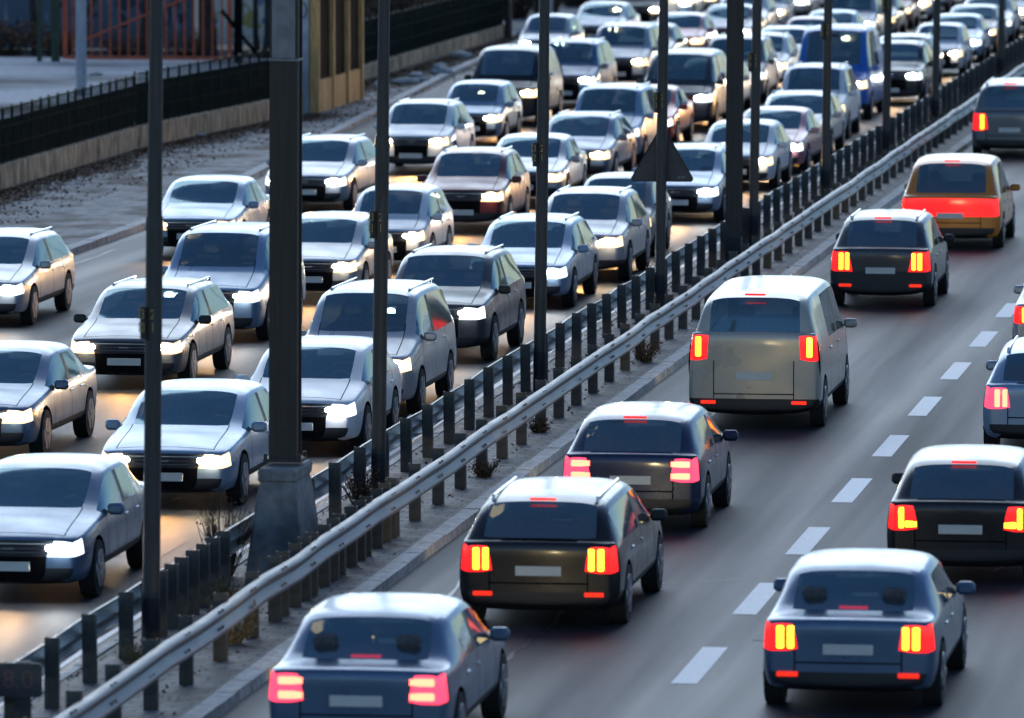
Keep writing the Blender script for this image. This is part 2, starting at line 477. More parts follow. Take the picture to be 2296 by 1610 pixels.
# ------------------------------------------------------------------ guardrails
PROF = [(0.0, .755), (.028, .75), (.075, .715), (.082, .695), (.075, .672), (.02, .618), (.008, .597), (.02, .576), (.075, .522), (.082, .5), (.075, .478), (.028, .445), (0.0, .44)]
def guardrail(x, side, label):
    root = empty('guardrail', (x, 70, 0.1))
    tag(root, label, 'guardrail', 'steel guardrails along the median')
    bm = bmesh.new()
    ys = [-12 + 2.0 * i for i in range(0, 118)]
    rows = []
    for y in ys:
        dx = random.uniform(-.022, .022); dz = random.uniform(-.016, .016)
        a = [bm.verts.new((side * px_ + dx, y, pz + dz)) for px_, pz in PROF]
        b = [bm.verts.new((side * px_ + dx - side * .006, y, pz + dz)) for px_, pz in PROF]
        rows.append((a, b))
    for (a, b), (c, d) in zip(rows[:-1], rows[1:]):
        for i in range(len(PROF) - 1):
            bm.faces.new((a[i], a[i + 1], c[i + 1], c[i]))
            bm.faces.new((b[i], d[i], d[i + 1], b[i + 1]))
        bm.faces.new((a[0], c[0], d[0], b[0]))
        bm.faces.new((a[-1], b[-1], d[-1], c[-1]))
    for k, y in enumerate(ys):                       # splice bolts on both swells
        for zz in (.728, .545):
            for dy in (-.09, .09):
                add_box(bm, (side * .062, y + 1.0 + dy, zz), (.03, .035, .03))
        if k % 2 == 0:                                # lapped splice plate
            for dy in (0,):
                pass
    beam = link('beam', mesh_from(bm, 'beam', M['zinc'], smooth=True), root, (0, 0, -0.1))
    pm = bmesh.new()
    pw, pd, ph = .145, .1, .78
    add_box(pm, (0, 0, ph / 2 - .05), (pw, .006, ph), bevel=0)
    add_box(pm, (-pw / 2 + .003, pd / 2 + .003, ph / 2 - .05), (.006, pd, ph))
    add_box(pm, (pw / 2 - .003, pd / 2 + .003, ph / 2 - .05), (.006, pd, ph))
    add_box(pm, (pw * .2, -.006, ph - .14), (.02, .008, .02))
    pme = mesh_from(pm, 'post', M['zinc_dark'])
    py = [-10.3 + 2.0 * i for i in range(0, 84)]
    dense = [9.2 + 0.67 * i for i in range(0, 14)] if side > 0 else [7.0 + .67 * i for i in range(0, 8)]
    py += [d for d in dense if min(abs(d - q) for q in py) > .2]
    if side < 0: py = [q for q in py if not 13.45 < q < 15.5]
    for y in py:
        link('post', pme, root, (-side * .085, y, 0), (0, R(random.uniform(-.6, .6)), R(random.uniform(-4, 4))))
    bm = bmesh.new()
    for i in range(28):
        add_box(bm, (-side * .085, 158 + 2 * i, .35), (.145, .1, .78))
    tag(link('post', mesh_from(bm, 'post_row', M['zinc_dark']), root), kind='stuff')
    return root
guardrail(RAIL_F, 1, 'wavy steel guardrail bordering the outgoing lanes, seen from its ribbed front')
guardrail(RAIL_R, -1, 'dark steel guardrail bordering the oncoming lanes, seen from behind its posts')

# ------------------------------------------------------------------ lamp posts in the median
def text_mesh(txt, size, mat, depth=.002):
    cu = bpy.data.curves.new('txt', 'FONT')
    cu.body = txt
    cu.size = size
    cu.align_x = 'CENTER'
    cu.align_y = 'CENTER'
    cu.extrude = depth
    cu.space_line = 0.95
    o = bpy.data.objects.new('txt', cu)
    COL.objects.link(o)
    dg = bpy.context.evaluated_depsgraph_get()
    me = bpy.data.meshes.new_from_object(o.evaluated_get(dg))
    bpy.data.objects.remove(o)
    me.materials.clear()
    me.materials.append(mat)
    return me

def lamp_post(y, num, label, x=-14.45, hatch=False):
    root = empty('lamp_post', (x, y, 0.1))
    tag(root, label, 'lamp post', 'grey lamp posts standing in the median')
    lean = R(random.uniform(.72, .82))
    bm = bmesh.new()
    add_cyl(bm, (0, 0, .6), (0, 0, 4.6), .094, .092, 28)
    add_cyl(bm, (0, 0, 4.6), (0, 0, 4.75), .1, .092, 28)
    add_cyl(bm, (0, 0, 4.75), (0, 0, 10.0), .082, .058, 24)
    if hatch:
        add_box(bm, (.015, -.088, 4.2), (.05, .02, .42), bevel=.006)
        add_box(bm, (.015, -.1, 4.3), (.012, .02, .1), bevel=.003)
        add_cyl(bm, (.0, -.09, 3.95), (.0, -.12, 3.95), .018, .014, 8)
    shaft = link('shaft', mesh_from(bm, 'shaft', M['pole'], smooth=True), root, (0, 0, 0), (0, lean, 0))
    bm = bmesh.new()
    add_cyl(bm, (0, 0, -.1), (0, 0, .61), .0965, .0965, 28)
    link('base_band', mesh_from(bm, 'base_band', M['pole_dark'], smooth=True), root, (0, 0, 0), (0, lean, 0))
    for s in (-1, 1):
        bm = bmesh.new()
        add_cyl(bm, (0, 0, 9.9), (s * 1.5, 0, 10.3), .045, .035, 10)
        link('arm', mesh_from(bm, 'arm', M['pole'], smooth=True), root)
        bm = bmesh.new()
        add_box(bm, (s * 1.85, 0, 10.33), (.8, .28, .12), bevel=.04)
        link('lantern', mesh_from(bm, 'lantern', M['mast_cap']), root)
    # two curved number plates, one to each carriageway
    for ang, show in ((R(-42), True), (R(222), False)):
        bm = bmesh.new()
        n = 8
        half = R(40)
        prev = None
        for i in range(n + 1):
            t = ang - half + 2 * half * i / n
            vs = []
            for rr in (.0955, .102):
                for zz in (3.42, 3.78):
                    vs.append(bm.verts.new((math.cos(t) * rr, math.sin(t) * rr, zz)))
            if prev:
                bm.faces.new((prev[2], vs[2], vs[3], prev[3]))
                bm.faces.new((prev[0], prev[1], vs[1], vs[0]))
                bm.faces.new((prev[1], prev[3], vs[3], vs[1]))
                bm.faces.new((prev[0], vs[0], vs[2], prev[2]))
            prev = vs
        p = link('number_plate', mesh_from(bm, 'number_plate', M['dark_plate'], smooth=True), root)
        if num:
            t = text_mesh(num, .15, M['digit'])
            link('digits', t, p, (math.cos(ang) * .106, math.sin(ang) * .106, 3.62), (R(90), 0, ang + R(90)))
    return root
ord_ = ['first', 'second', 'third', 'fourth', 'fifth', 'sixth', 'seventh', 'eighth', 'ninth', 'tenth', 'eleventh', 'twelfth']
PY = [76.2, 92.1, 107.9, 123.6, 139.3, 154.3, 169.6, 184.4, 208.6]
NUM = ['23\n10', '23\n11', '23\n12', '23\n13', '23\n14', '23\n15', '23\n16', '23\n17', '23\n18']
PL = ['grey lamp post nearest the camera, left of the concrete plinth',
      'grey lamp post with number plate 23 11 and small hatch, right of the concrete plinth',
      'grey lamp post with number plate 23 12 in the middle of the median row',
      'grey lamp post carrying the triangular sign seen from behind',
      'grey lamp post standing close beside the farther brown mast',
      'grey lamp post just past the brown mast, before the bright blue van',
      'grey lamp post standing at the bright blue van, seventh along the median',
      'grey lamp post second from the far end of the median row',
      'grey lamp post at the far end of the median row']
POSTS = [lamp_post(y, n, l, hatch=(i == 1)) for i, (y, n, l) in enumerate(zip(PY, NUM, PL))]

# triangular sign fixed to the fourth post, back towards the camera
root = empty('warning_sign', (-14.42, 123.6 + .13, 2.33))
tag(root, 'triangular warning sign seen from its dark back, clamped to a lamp post', 'traffic sign')
bm = bmesh.new()
def tri_outline(sz, r=.05):
    h = sz * math.sqrt(3) / 2
    cs = [Vector((-sz / 2, 0)), Vector((sz / 2, 0)), Vector((0, h))]
    cen = sum(cs, Vector((0, 0))) / 3
    pts = []
    for i, c in enumerate(cs):
        d = (cen - c).normalized()
        o = c + d * r * 2
        base = math.atan2(-d.y, -d.x)
        for k in range(7):
            a = base - R(60) + R(120) * k / 6
            pts.append((o.x + math.cos(a) * r, o.y + math.sin(a) * r))
    return pts
pts = tri_outline(1.13, .045)
f = bm.faces.new([bm.verts.new((x, 0, z)) for x, z in pts])
r_ = bmesh.ops.extrude_face_region(bm, geom=[f])
for v in [g for g in r_['geom'] if isinstance(g, bmesh.types.BMVert)]:
    v.co.y += .03
link('sign_panel', mesh_from(bm, 'sign_panel', M['sign_back']), root)
bm = bmesh.new()
for k in range(len(pts)):
    p, q = pts[k], pts[(k + 1) % len(pts)]
    add_cyl(bm, (p[0], -.004, p[1]), (q[0], -.004, q[1]), .012, .012, 6, cap=False)
link('rim', mesh_from(bm, 'sign_rim', M['pole']), root)
for zz in (.06, .55):
    bm = bmesh.new()
    add_cyl(bm, (0, -.13, zz - .02), (0, -.13, zz + .02), .102, .102, 20)
    add_box(bm, (0, -.015, zz), (.2, .03, .04))
    link('clamp', mesh_from(bm, 'clamp', M['pole']), root)
bm = bmesh.new()
add_box(bm, (.3, -.004, .07), (.05, .004, .025)); add_box(bm, (.37, -.004, .07), (.05, .004, .025))
link('sticker', mesh_from(bm, 'sticker', M['mast_cap']), root)

# ------------------------------------------------------------------ steel masts
def mast(x, y, plinth, label, w_, d_):
    root = empty('gantry_mast', (x, y, .1))
    root.rotation_euler = (0, R(.3), 0)
    tag(root, label, 'mast', 'brown steel masts standing in the median')
    zb = 1.28 if plinth else 0.0
    bm = bmesh.new()
    h = 9.0
    t = .03
    add_box(bm, (0, -d_ / 2 + t / 2, zb + h / 2), (w_, t, h))
    add_box(bm, (0, d_ / 2 - t / 2, zb + h / 2), (w_, t, h))
    add_box(bm, (0, 0, zb + h / 2), (w_ - .05, d_ - 2 * t - .002, h))
    for zz in ((.14, .36) if plinth else (.9, 1.2)):
        add_cyl(bm, (0, -d_ / 2 + .002, zb + zz), (0, -d_ / 2 - .012, zb + zz), .03, .026, 12)
    sh = link('shaft', mesh_from(bm, 'mast_shaft', M['mast']), root)
    if plinth:
        bm = bmesh.new()
        add_box(bm, (0, 0, zb + .02), (w_ + .12, d_ + .1, .04))
        for sx in (-1, 1):
            for sy in (-1, 1):
                add_cyl(bm, (sx * (w_ / 2 + .035), sy * (d_ / 2 + .02), zb + .04), (sx * (w_ / 2 + .035), sy * (d_ / 2 + .02), zb + .1), .022, .022, 8)
        link('base_plate', mesh_from(bm, 'base_plate', M['mast']), root)
        bm = bmesh.new()
        add_box(bm, (0, -d_ / 2 - .008, 6.1 + .5), (w_ - .06, .014, 1.0))
        add_box(bm, (0, 0, 6.08), (w_ + .02, d_ + .02, .03))
        link('cover_plate', mesh_from(bm, 'cover_plate', M['mast_cap']), root)
        bm = bmesh.new()
        # battered concrete plinth, narrow to the traffic and long along the road
        lev = [(-.1, .36, .78), (.9, .24, .64), (1.08, .205, .6), (1.1, .225, .62), (1.2, .23, .625), (1.24, .21, .6)]
        rings = []
        for z, a, b in lev:
            c = .03
            rings.append([bm.verts.new((sx, sy, z)) for sx, sy in [(-a + c, -b), (a - c, -b), (a, -b + c), (a, b - c), (a - c, b), (-a + c, b), (-a, b - c), (-a, -b + c)]])
        for q, s in zip(rings[:-1], rings[1:]):
            for k in range(8):
                bm.faces.new((q[k], q[(k + 1) % 8], s[(k + 1) % 8], s[k]))
        bm.faces.new(rings[-1]); bm.faces.new(rings[0][::-1])
        link('plinth', mesh_from(bm, 'plinth', M['concrete']), root)
        bm = bmesh.new()
        add_cyl(bm, (-.2, -.3, .98), (-.34, -.34, .98), .018, .018, 8)
        link('pipe_stub', mesh_from(bm, 'pipe_stub', M['mast']), root)
    else:
        bm = bmesh.new()
        add_box(bm, (0, 0, .28), (w_ + .006, d_ + .006, .76))
        link('base_band', mesh_from(bm, 'mast_band', M['pole_dark']), root)
    return root
mast(-14.38, 84.45, True, 'brown steel mast on a battered concrete plinth between the guardrails', .34, .34)
mast(-14.12, 132.6, False, 'brown steel mast without plinth, close to a lamp post farther down the median', .29, .3)

# kilometre plaque, bottom left
root = empty('kilometre_sign', (-14.42, 69.25, .1))
tag(root, 'small dark kilometre sign with faded 8.0 on a steel post', 'road sign')
bm = bmesh.new()
add_box(bm, (0, .03, .35), (.15, .05, .9))
link('post', mesh_from(bm, 'sign_post', M['zinc_dark']), root)
bm = bmesh.new()
n = 5; rr = .045; W2, H2 = .32, .17
pts = []
for cx, cz, a0 in ((W2 - rr, H2 - rr, 0), (-W2 + rr, H2 - rr, 90), (-W2 + rr, -H2 + rr, 180), (W2 - rr, -H2 + rr, 270)):
    for k in range(n + 1):
        a = R(a0 + 90 * k / n)
        pts.append((cx + rr * math.cos(a), cz + rr * math.sin(a)))
f = bm.faces.new([bm.verts.new((x, -.03, z)) for x, z in pts])
r_ = bmesh.ops.extrude_face_region(bm, geom=[f])
for v in [g for g in r_['geom'] if isinstance(g, bmesh.types.BMVert)]:
    v.co.y += .03
plq = link('plaque', mesh_from(bm, 'plaque', M['sign_back']), root, (-.12, -.01, .62))
link('digits', text_mesh('8.0', .26, M['digit_dim'], .001), plq, (.08, -.032, 0), (R(90), 0, 0))

# ------------------------------------------------------------------ cars
MI = dict(body=0, windshield=1, swL=2, swR=3, rear_window=4, hlL=5, hlR=6, tlL=7, tlR=8, grille=9, intake=10, trim=11, arch=12)
PARTNAME = ['body', 'windshield', 'side_window', 'side_window', 'rear_window', 'headlight', 'headlight', 'tail_light', 'tail_light', 'grille', 'air_intake', 'side_trim', 'wheel_arch']

def car_template(key, L, hw, H, hood_f, hood_c, belt, cowl, rf, b1, b2, c1, rr, rb, tail_z, bar=False, rails=False, dark_bumper=False, c_glass=True, hl_in=.58, tl_mode='tall', wheel_r=.33, wb=None, flat=False):
    """y values are measured back from the nose; returns {part: [(mesh, loc)]}"""
    nose = L / 2
    zb = .2
    st = []          # (y, list of 8 half points (x, z, dy))
    def hood(y, w_, z3, zr, z2, z1, crown, dyc=0.0, zbot=zb):
        return (y, [(w_ * .93, zbot, 0), (w_, z1, 0), (w_ * 1.0, z2, 0), (w_ * .965, z3, 0), (w_ * .88, z3 + crown * .45, dyc * .2), (w_ * .72, z3 + crown * .75, dyc * .5), (w_ * .38, z3 + crown, dyc), (0, z3 + crown * 1.08, dyc * 1.2)])
    def roof(y, z3, zt, wr, dyc=0.0, inx=.0):
        return (y, [(hw * .95, zb, 0), (hw, .42, 0), (hw * 1.0, .7, 0), (hw * .965, z3, 0), (hw * wr, zt - .12, 0), (hw * (wr - .1), zt - .035, dyc * .3), (hw * .4, zt - .004, dyc), (0, zt, dyc * 1.1)])
    st.append(hood(nose, hw * .84, hood_f - .02, 0, hood_f - .2, .42, .03, .06, .24))
    st.append(hood(nose - .13, hw * .95, hood_f + .02, 0, hood_f - .17, .42, .05, .05))
    st.append(hood(nose - .55, hw * .99, hood_f + (hood_c - hood_f) * .5, 0, .62, .42, .07, .0))
    st.append(hood(nose - cowl, hw, hood_c, 0, .68, .42, .05, .14))
    st.append(roof(nose - rf, belt - .01, H - .02, .8, .05))
    st.append(roof(nose - b1, belt, H, .81))
    st.append(roof(nose - b2, belt, H, .81))
    st.append(roof(nose - c1, belt + .015, H - .015, .80))
    st.append(roof(nose - rr, belt + .02, H - .05, .77, -.03))
    if flat:
        st.append(hood(nose - rb, hw * .985, belt + .02, 0, .7, .42, .02, -.02))
    else:
        st.append(hood(nose - rb, hw * .985, belt + .02, 0, .7, .42, .03, -.06))
    tz2 = 1.02 if tl_mode == 'high' else .63
    tw_ = .95 if tl_mode == 'high' else .89
    tcol = .76 if tl_mode == 'high' else .6
    st.append(hood(nose - (L - .1), hw * .97, tail_z, 0, tz2 + .02, .42, .03, -.03))
    st.append(hood(nose - L, hw * tw_, tail_z - .03, 0, tz2, .42, .02, -.04, .26))
    bm = bmesh.new()
    V = []
    for y, pts in st:
        Lp = [bm.verts.new((-x, y + dy, z)) for x, z, dy in pts]
        Rp = [bm.verts.new((x, y + dy, z)) if x > 0 else None for x, z, dy in pts]
        Rp[7] = Lp[7]
        V.append((Lp, Rp))
    ns = len(V)
    def F(vs, mi):
        f = bm.faces.new(vs); f.material_index = mi; f.smooth = True
    for i in range(ns - 1):
        for side in (0, 1):
            A, B = V[i][side], V[i + 1][side]
            for k in range(7):
                mi = 0
                sw = MI['swL'] if side == 0 else MI['swR']
                if k == 0: mi = MI['trim'] if (dark_bumper or i in (2, 3, 4, 5, 6, 7, 8)) else 0
                if i == 3 and k in (5, 6): mi = MI['windshield']
                if i == 3 and k == 3: mi = sw
                if i in (4, 6) and k == 3: mi = sw
                if i == 5 and k == 3: mi = MI['trim']
                if i == 7 and k == 3 and c_glass: mi = sw
                if i == 8 and k in (5, 6): mi = MI['rear_window']
                if i == 0 and k == 2: mi = MI['hlL'] if side == 0 else MI['hlR']
                if i == ns - 2 and k == 2: mi = MI['tlL'] if side == 0 else MI['tlR']
                if tl_mode == 'high' and i == 9 and k == 2: mi = 0
                vs = (A[k], A[k + 1], B[k + 1], B[k]) if side == 0 else (A[k], B[k], B[k + 1], A[k + 1])
                F(vs, mi)
        # floor
        A, B = V[i], V[i + 1]
        F((A[0][0], B[0][0], B[1][0], A[1][0]), MI['trim'])
    # caps
    def cap(si, front):
        Lp, Rp = V[si]
        y = st[si][0]
        w0 = st[si][1][1][0]
        cols = [None, .88, hl_in, .3, 0.0] if front else [None, .9, tcol, .3, 0.0]
        bul = (.045 if front else -.03)
        grid = []
        for k in range(4):
            row = []
            for c in range(-4, 5):
                a = abs(c)
                src = Lp if c < 0 else Rp
                if a == 4: row.append(src[k])
                elif k == 3:
                    row.append((src or Lp)[7 - a] if a else Lp[7])
                else:
                    fr = [0.0, .3, hl_in if front else tcol, .88 if front else .9][a]
                    zz = st[si][1][k][1]
                    row.append(bm.verts.new((math.copysign(fr * st[si][1][k][0], c) if c else 0, y + bul * (1 - fr * fr), zz)))
            grid.append(row)
        for k in range(3):
            for c in range(8):
                a = min(abs(c - 4), abs(c - 3))      # 0 centre .. 3 outer
                left = c < 4
                mi = 0
                if front:
                    if k == 2: mi = (MI['hlL'] if left else MI['hlR']) if a >= 2 else MI['grille']
                    if k == 1 and a <= 1: mi = MI['intake']
                    if k == 0: mi = MI['trim'] if (a >= 2 or dark_bumper) else MI['intake']
                else:
                    if k == 2 and (a >= 2 or bar): mi = MI['tlL'] if left else MI['tlR']
                    if k == 0: mi = MI['trim']
                    if k == 1 and dark_bumper and not flat: mi = MI['trim']
                q = (grid[k][c], grid[k][c + 1], grid[k + 1][c + 1], grid[k + 1][c])
                F(q if front else q[::-1], mi)
        F([grid[0][c] for c in range(9)][::-1] if front else [grid[0][c] for c in range(9)], MI['trim']) if False else None
        return grid
    cap(0, True)
    cap(ns - 1, False)
    # close the slots under both caps
    bmesh.ops.holes_fill(bm, edges=[e for e in bm.edges if e.is_boundary], sides=40)
    for f in bm.faces:
        f.smooth = True
    bmesh.ops.recalc_face_normals(bm, faces=bm.faces)
    # keep edges crisp where panels meet
    cr = bm.edges.layers.float.new('crease_edge')
    for e in bm.edges:
        if len(e.link_faces) == 2:
            a, b = e.link_faces[0].material_index, e.link_faces[1].material_index
            if a != b:
                e[cr] = .35
    for side in (0, 1):
        for k, cw in ((1, .25), (2, .3), (3, .35), (4, .45), (5, .2)):
            for i in range(ns - 1):
                e = bm.edges.get((V[i][side][k], V[i + 1][side][k]))
                if e: e[cr] = max(e[cr], cw)
        for i in (0, ns - 1, 3, 4, 8, 9):
            for k in range(7):
                e = bm.edges.get((V[i][side][k], V[i][side][k + 1]))
                if e: e[cr] = max(e[cr], .3)
    me = bpy.data.meshes.new('cage')
    bm.to_mesh(me); bm.free()
    dummy = [M['black']] * len(PARTNAME)
    for m in dummy: me.materials.append(m)
    o = bpy.data.objects.new('cage', me); COL.objects.link(o)
    sub = o.modifiers.new('s', 'SUBSURF'); sub.levels = 2; sub.render_levels = 2
    # wheel arches
    wheels_y = [nose - .82, nose - L + .78] if wb is None else [nose - wb[0], nose - wb[1]]
    cb = bmesh.new()
    for wy in wheels_y:
        for s in (-1, 1):
            add_cyl(cb, (s * hw * .7, wy, wheel_r), (s * hw * 1.3, wy, wheel_r), wheel_r + .06, wheel_r + .06, 24)
    for f in cb.faces: f.material_index = MI['arch']
    bmesh.ops.recalc_face_normals(cb, faces=cb.faces)
    cme = bpy.data.meshes.new('cut'); cb.to_mesh(cme); cb.free()
    for m in dummy: cme.materials.append(m)
    co = bpy.data.objects.new('cut', cme); COL.objects.link(co)
    bo = o.modifiers.new('b', 'BOOLEAN'); bo.operation = 'DIFFERENCE'; bo.object = co; bo.solver = 'EXACT'
    dg = bpy.context.evaluated_depsgraph_get()
    dg.update()
    full = bpy.data.meshes.new_from_object(o.evaluated_get(dg))
    bpy.data.objects.remove(o); bpy.data.objects.remove(co)
    parts = []
    slot_mat = [None, M['glass'], M['glass'], M['glass'], M['glass'], M['head_warm'], M['head_warm'], M['tail_red'], M['tail_red'], M['trim'], M['black'], M['trim'], M['black']]
    for idx, pname in enumerate(PARTNAME):
        b = bmesh.new(); b.from_mesh(full)
        if pname == 'wheel_arch': b.free(); continue
        keep = (0, MI['arch']) if idx == 0 else (idx,)
        kill = [f for f in b.faces if f.material_index not in keep]
        if len(kill) == len(b.faces):
            b.free(); continue
        bmesh.ops.delete(b, geom=kill, context='FACES')
        for f in b.faces: f.material_index = 1 if (idx == 0 and f.material_index == MI['arch']) else 0
        if idx == 0:
            def slot(no, co, half, test):
                for d in (-half, half):
                    c = Vector(co) + Vector(no) * d
                    bmesh.ops.bisect_plane(b, geom=b.verts[:] + b.edges[:] + b.faces[:], dist=1e-5, plane_co=c, plane_no=no)
                b.normal_update()
                n_ = Vector(no); base = Vector(co).dot(n_)
                for f in b.faces:
                    if f.material_index == 0 and abs(f.calc_center_median().dot(n_) - base) < half and test(f):
                        f.material_index = 1
            def side_t(f):
                c = f.calc_center_median(); return abs(f.normal.x) > .5 and .36 < c.z < belt
            for yy in (nose - cowl - .12, nose - (b1 + b2) / 2, nose - c1 - .03):
                slot((0, 1, 0), (0, yy, 0), .009, side_t)
            def rear_t(f):
                c = f.calc_center_median(); return f.normal.y < -.35 and c.y < -nose + .35 and c.z > .4
            for xx in (-.6 * hw, .6 * hw):
                slot((1, 0, 0), (xx, 0, 0), .008, lambda f: rear_t(f) and f.calc_center_median().z < tz2 + .02)
            slot((0, 0, 1), (0, 0, .52), .009, lambda f: rear_t(f) and abs(f.calc_center_median().x) < .6 * hw)
            for xx in (-.7 * hw, .7 * hw):
                slot((1, 0, 0), (xx, 0, 0), .007, lambda f: f.normal.z > .5 and nose - cowl - .02 < f.calc_center_median().y < nose - .1)
            slot((0, 1, 0), (0, nose - .1, 0), .008, lambda f: f.normal.z > .3 and f.calc_center_median().z < hood_c and abs(f.calc_center_median().x) < .7 * hw)
            b.normal_update()                       # dark inner lining, 2 cm inside the panels
            offs = {v: v.co - v.normal * .02 for v in b.verts}
            inner = {v: b.verts.new(c) for v, c in list(offs.items())}
            for f in b.faces[:]:
                g = b.faces.new([inner[v] for v in reversed(f.verts)])
                g.material_index = 1
        if pname == 'grille':
            zs = [v.co.z for v in b.verts]
            z0_, z1_ = min(zs), max(zs)
            for q in range(1, 4):
                zc_ = z0_ + (z1_ - z0_) * q / 4
                for d in (-.009, .009):
                    bmesh.ops.bisect_plane(b, geom=b.verts[:] + b.edges[:] + b.faces[:], dist=1e-5, plane_co=(0, 0, zc_ + d), plane_no=(0, 0, 1))
                for f in b.faces:
                    if abs(f.calc_center_median().z - zc_) < .009: f.material_index = 1
        pm = bpy.data.meshes.new(key + '_' + pname)
        b.to_mesh(pm); b.free()
        pm.materials.append(slot_mat[idx] or M['black'])
        if idx == 0: pm.materials.append(M['black'])
        if pname == 'grille': pm.materials.append(M['chrome'])
        for p in pm.polygons: p.use_smooth = True
        pm.set_sharp_from_angle(angle=R(40))
        parts.append((pname, pm, (0, 0, 0), None))
    # rear-lamp bulbs (sub-parts), reflectors, plates, mirrors, wheels, rails
    extra = {}
    wb_ = bmesh.new()
    add_cyl(wb_, (-.1, 0, 0), (.1, 0, 0), wheel_r, wheel_r, 28)
    tyre = mesh_from(wb_, 'tyre', M['tyre'], smooth=True)
    rb_ = bmesh.new()
    add_cyl(rb_, (.07, 0, 0), (.108, 0, 0), wheel_r * .68, wheel_r * .66, 24)
    for k in range(5):
        a = 2 * math.pi * k / 5
        add_box(rb_, (.111, math.cos(a) * wheel_r * .36, math.sin(a) * wheel_r * .36), (.012, .07, wheel_r * .62), Matrix.Rotation(a - math.pi / 2, 3, 'X'))
    rim = mesh_from(rb_, 'rim', M['rim'])
    extra['wheels'] = [((s * (hw - .1), wy, wheel_r), s) for wy in wheels_y for s in (-1, 1)]
    extra['tyre'] = tyre; extra['rim'] = rim
    pb = bmesh.new(); add_box(pb, (0, 0, 0), (.52, .012, .11), bevel=.004)
    extra['plate'] = mesh_from(pb, 'number_plate', M['plate'])
    mb = bmesh.new(); add_box(mb, (0, 0, 0), (.2, .1, .14), bevel=.035)
    extra['mirror'] = mesh_from(mb, 'mirror', M['trim'], smooth=True)
    extra['mirror_pos'] = (hw + .06, nose - cowl - .28, belt + .03)
    extra['front_plate'] = (0, nose + .045, .43)
    extra['rear_plate'] = (0, nose - L - .035, .66 if tl_mode != 'high' else .78)
    extra['rails'] = None
    if rails:
        for s in (-1,):
            rbm = bmesh.new()
            add_cyl(rbm, (0, nose - rf - .25, H + .035), (0, nose - rr + .15, H + .02), .018, .018, 8)
            for yy in (nose - rf - .25, nose - rr + .15):
                add_cyl(rbm, (0, yy, H + .03), (0, yy - .02, H - .06), .018, .022, 8)
            extra['rails'] = mesh_from(rbm, 'roof_rail', M['chrome'], smooth=True)
    sb = bmesh.new()
    def box(c, sz, rx=0.0, bev=.04):
        add_box(sb, c, sz, Matrix.Rotation(R(rx), 3, 'X'), bevel=bev)
    fy = nose - (cowl + rf) / 2 - .85
    for sx in (-1, 1):
        box((sx * hw * .42, fy, belt - .42), (.5, .5, .16)); box((sx * hw * .42, fy - .3, belt - .1), (.48, .14, .66), -12); box((sx * hw * .42, fy - .4, min(belt + .3, H - .3)), (.26, .09, .18), -8)
    ry = max(fy - 1.05, nose - L + .9)
    box((0, ry, belt - .42), (hw * 1.5, .5, .16)); box((0, ry - .32, belt - .1), (hw * 1.5, .14, .6), -14)
    for sx in (-1, 1): box((sx * hw * .45, ry - .42, belt + .24), (.25, .09, .14), -8)
    extra['seats'] = mesh_from(sb, 'seats', M['seat'], smooth=False)
    sb = bmesh.new()
    box((0, nose - cowl - .42, belt - .14), (hw * 1.7, .5, .2), 0, .05)
    n_ = 14
    for k in range(n_):
        a0, a1 = 2 * math.pi * k / n_, 2 * math.pi * (k + 1) / n_
        cx, cy, cz = -hw * .42, nose - cowl - .74, belt - .03
        add_cyl(sb, (cx + .18 * math.cos(a0), cy + .06 * math.sin(a0), cz + .17 * math.sin(a0)), (cx + .18 * math.cos(a1), cy + .06 * math.sin(a1), cz + .17 * math.sin(a1)), .016, .016, 5, cap=False)
    box((0, nose - L / 2 - .1, .34), (hw * 1.7, L * .62, .06), 0, .01)
    box((0, nose - (cowl + rf) / 2 - .12, H - .22), (.2, .03, .06), 0, .01)
    extra['dash'] = mesh_from(sb, 'dashboard', M['trim'])
    hs = [p for p in parts if p[0] == 'headlight']
    extra['bulbs'] = []
    for _, hm, _, _ in hs:
        c = sum((v.co for v in hm.vertices), Vector()) / len(hm.vertices)
        sg = -1 if c.x < 0 else 1
        hb_ = bmesh.new()
        zs = [v.co.z for v in hm.vertices]
        for kx, rr_ in ((.02, .085), (-.11, .055)):
            bmesh.ops.create_uvsphere(hb_, u_segments=14, v_segments=8, radius=1, matrix=Matrix.Translation((sg * (hw * .66 + kx), nose - .005 + (.0 if kx == 0 else .012), (min(zs) + max(zs)) / 2)) @ Matrix.Diagonal((rr_ * 1.15, .06, rr_ * .8, 1)))
        extra['bulbs'].append(mesh_from(hb_, 'bulb', M['bulb_warm'], smooth=True))
    # lamp bulbs inside rear lens: two upright strips
    zc = (tz2 + tail_z - .03) / 2; hh = max(.1, (tail_z - .03 - tz2) * .78)
    extra['bulb'] = {}
    for style in ('twin', 'rows', 'single', 'ell'):
        bb = bmesh.new()
        if tl_mode == 'high' or style == 'single': add_box(bb, (.01, 0, 0), (.085, .02, hh), bevel=.014)
        elif style == 'twin':
            for dx in (-.055, .055): add_box(bb, (dx, 0, 0), (.075, .02, hh), bevel=.012)
        elif style == 'rows':
            for dz in (-.3, .3): add_box(bb, (0, 0, dz * hh), (.25, .02, hh * .32), bevel=.012)
        else:
            add_box(bb, (.07, 0, 0), (.06, .02, hh), bevel=.012); add_box(bb, (-.045, .0, -hh * .3), (.15, .02, hh * .3), bevel=.012)
        extra['bulb'][style] = mesh_from(bb, 'lamp_bulb', M['bulb_yellow'], smooth=True)
    extra['bulb_pos'] = (hw * tw_ * (tcol + 1) / 2 * .985, nose - L - .014, zc)
    fb = bmesh.new(); add_box(fb, (0, 0, 0), (.22, .02, .05), bevel=.008)
    extra['refl'] = mesh_from(fb, 'reflector', M['reflector'])
    extra['refl_pos'] = (hw * .68, nose - L - .03, .4)
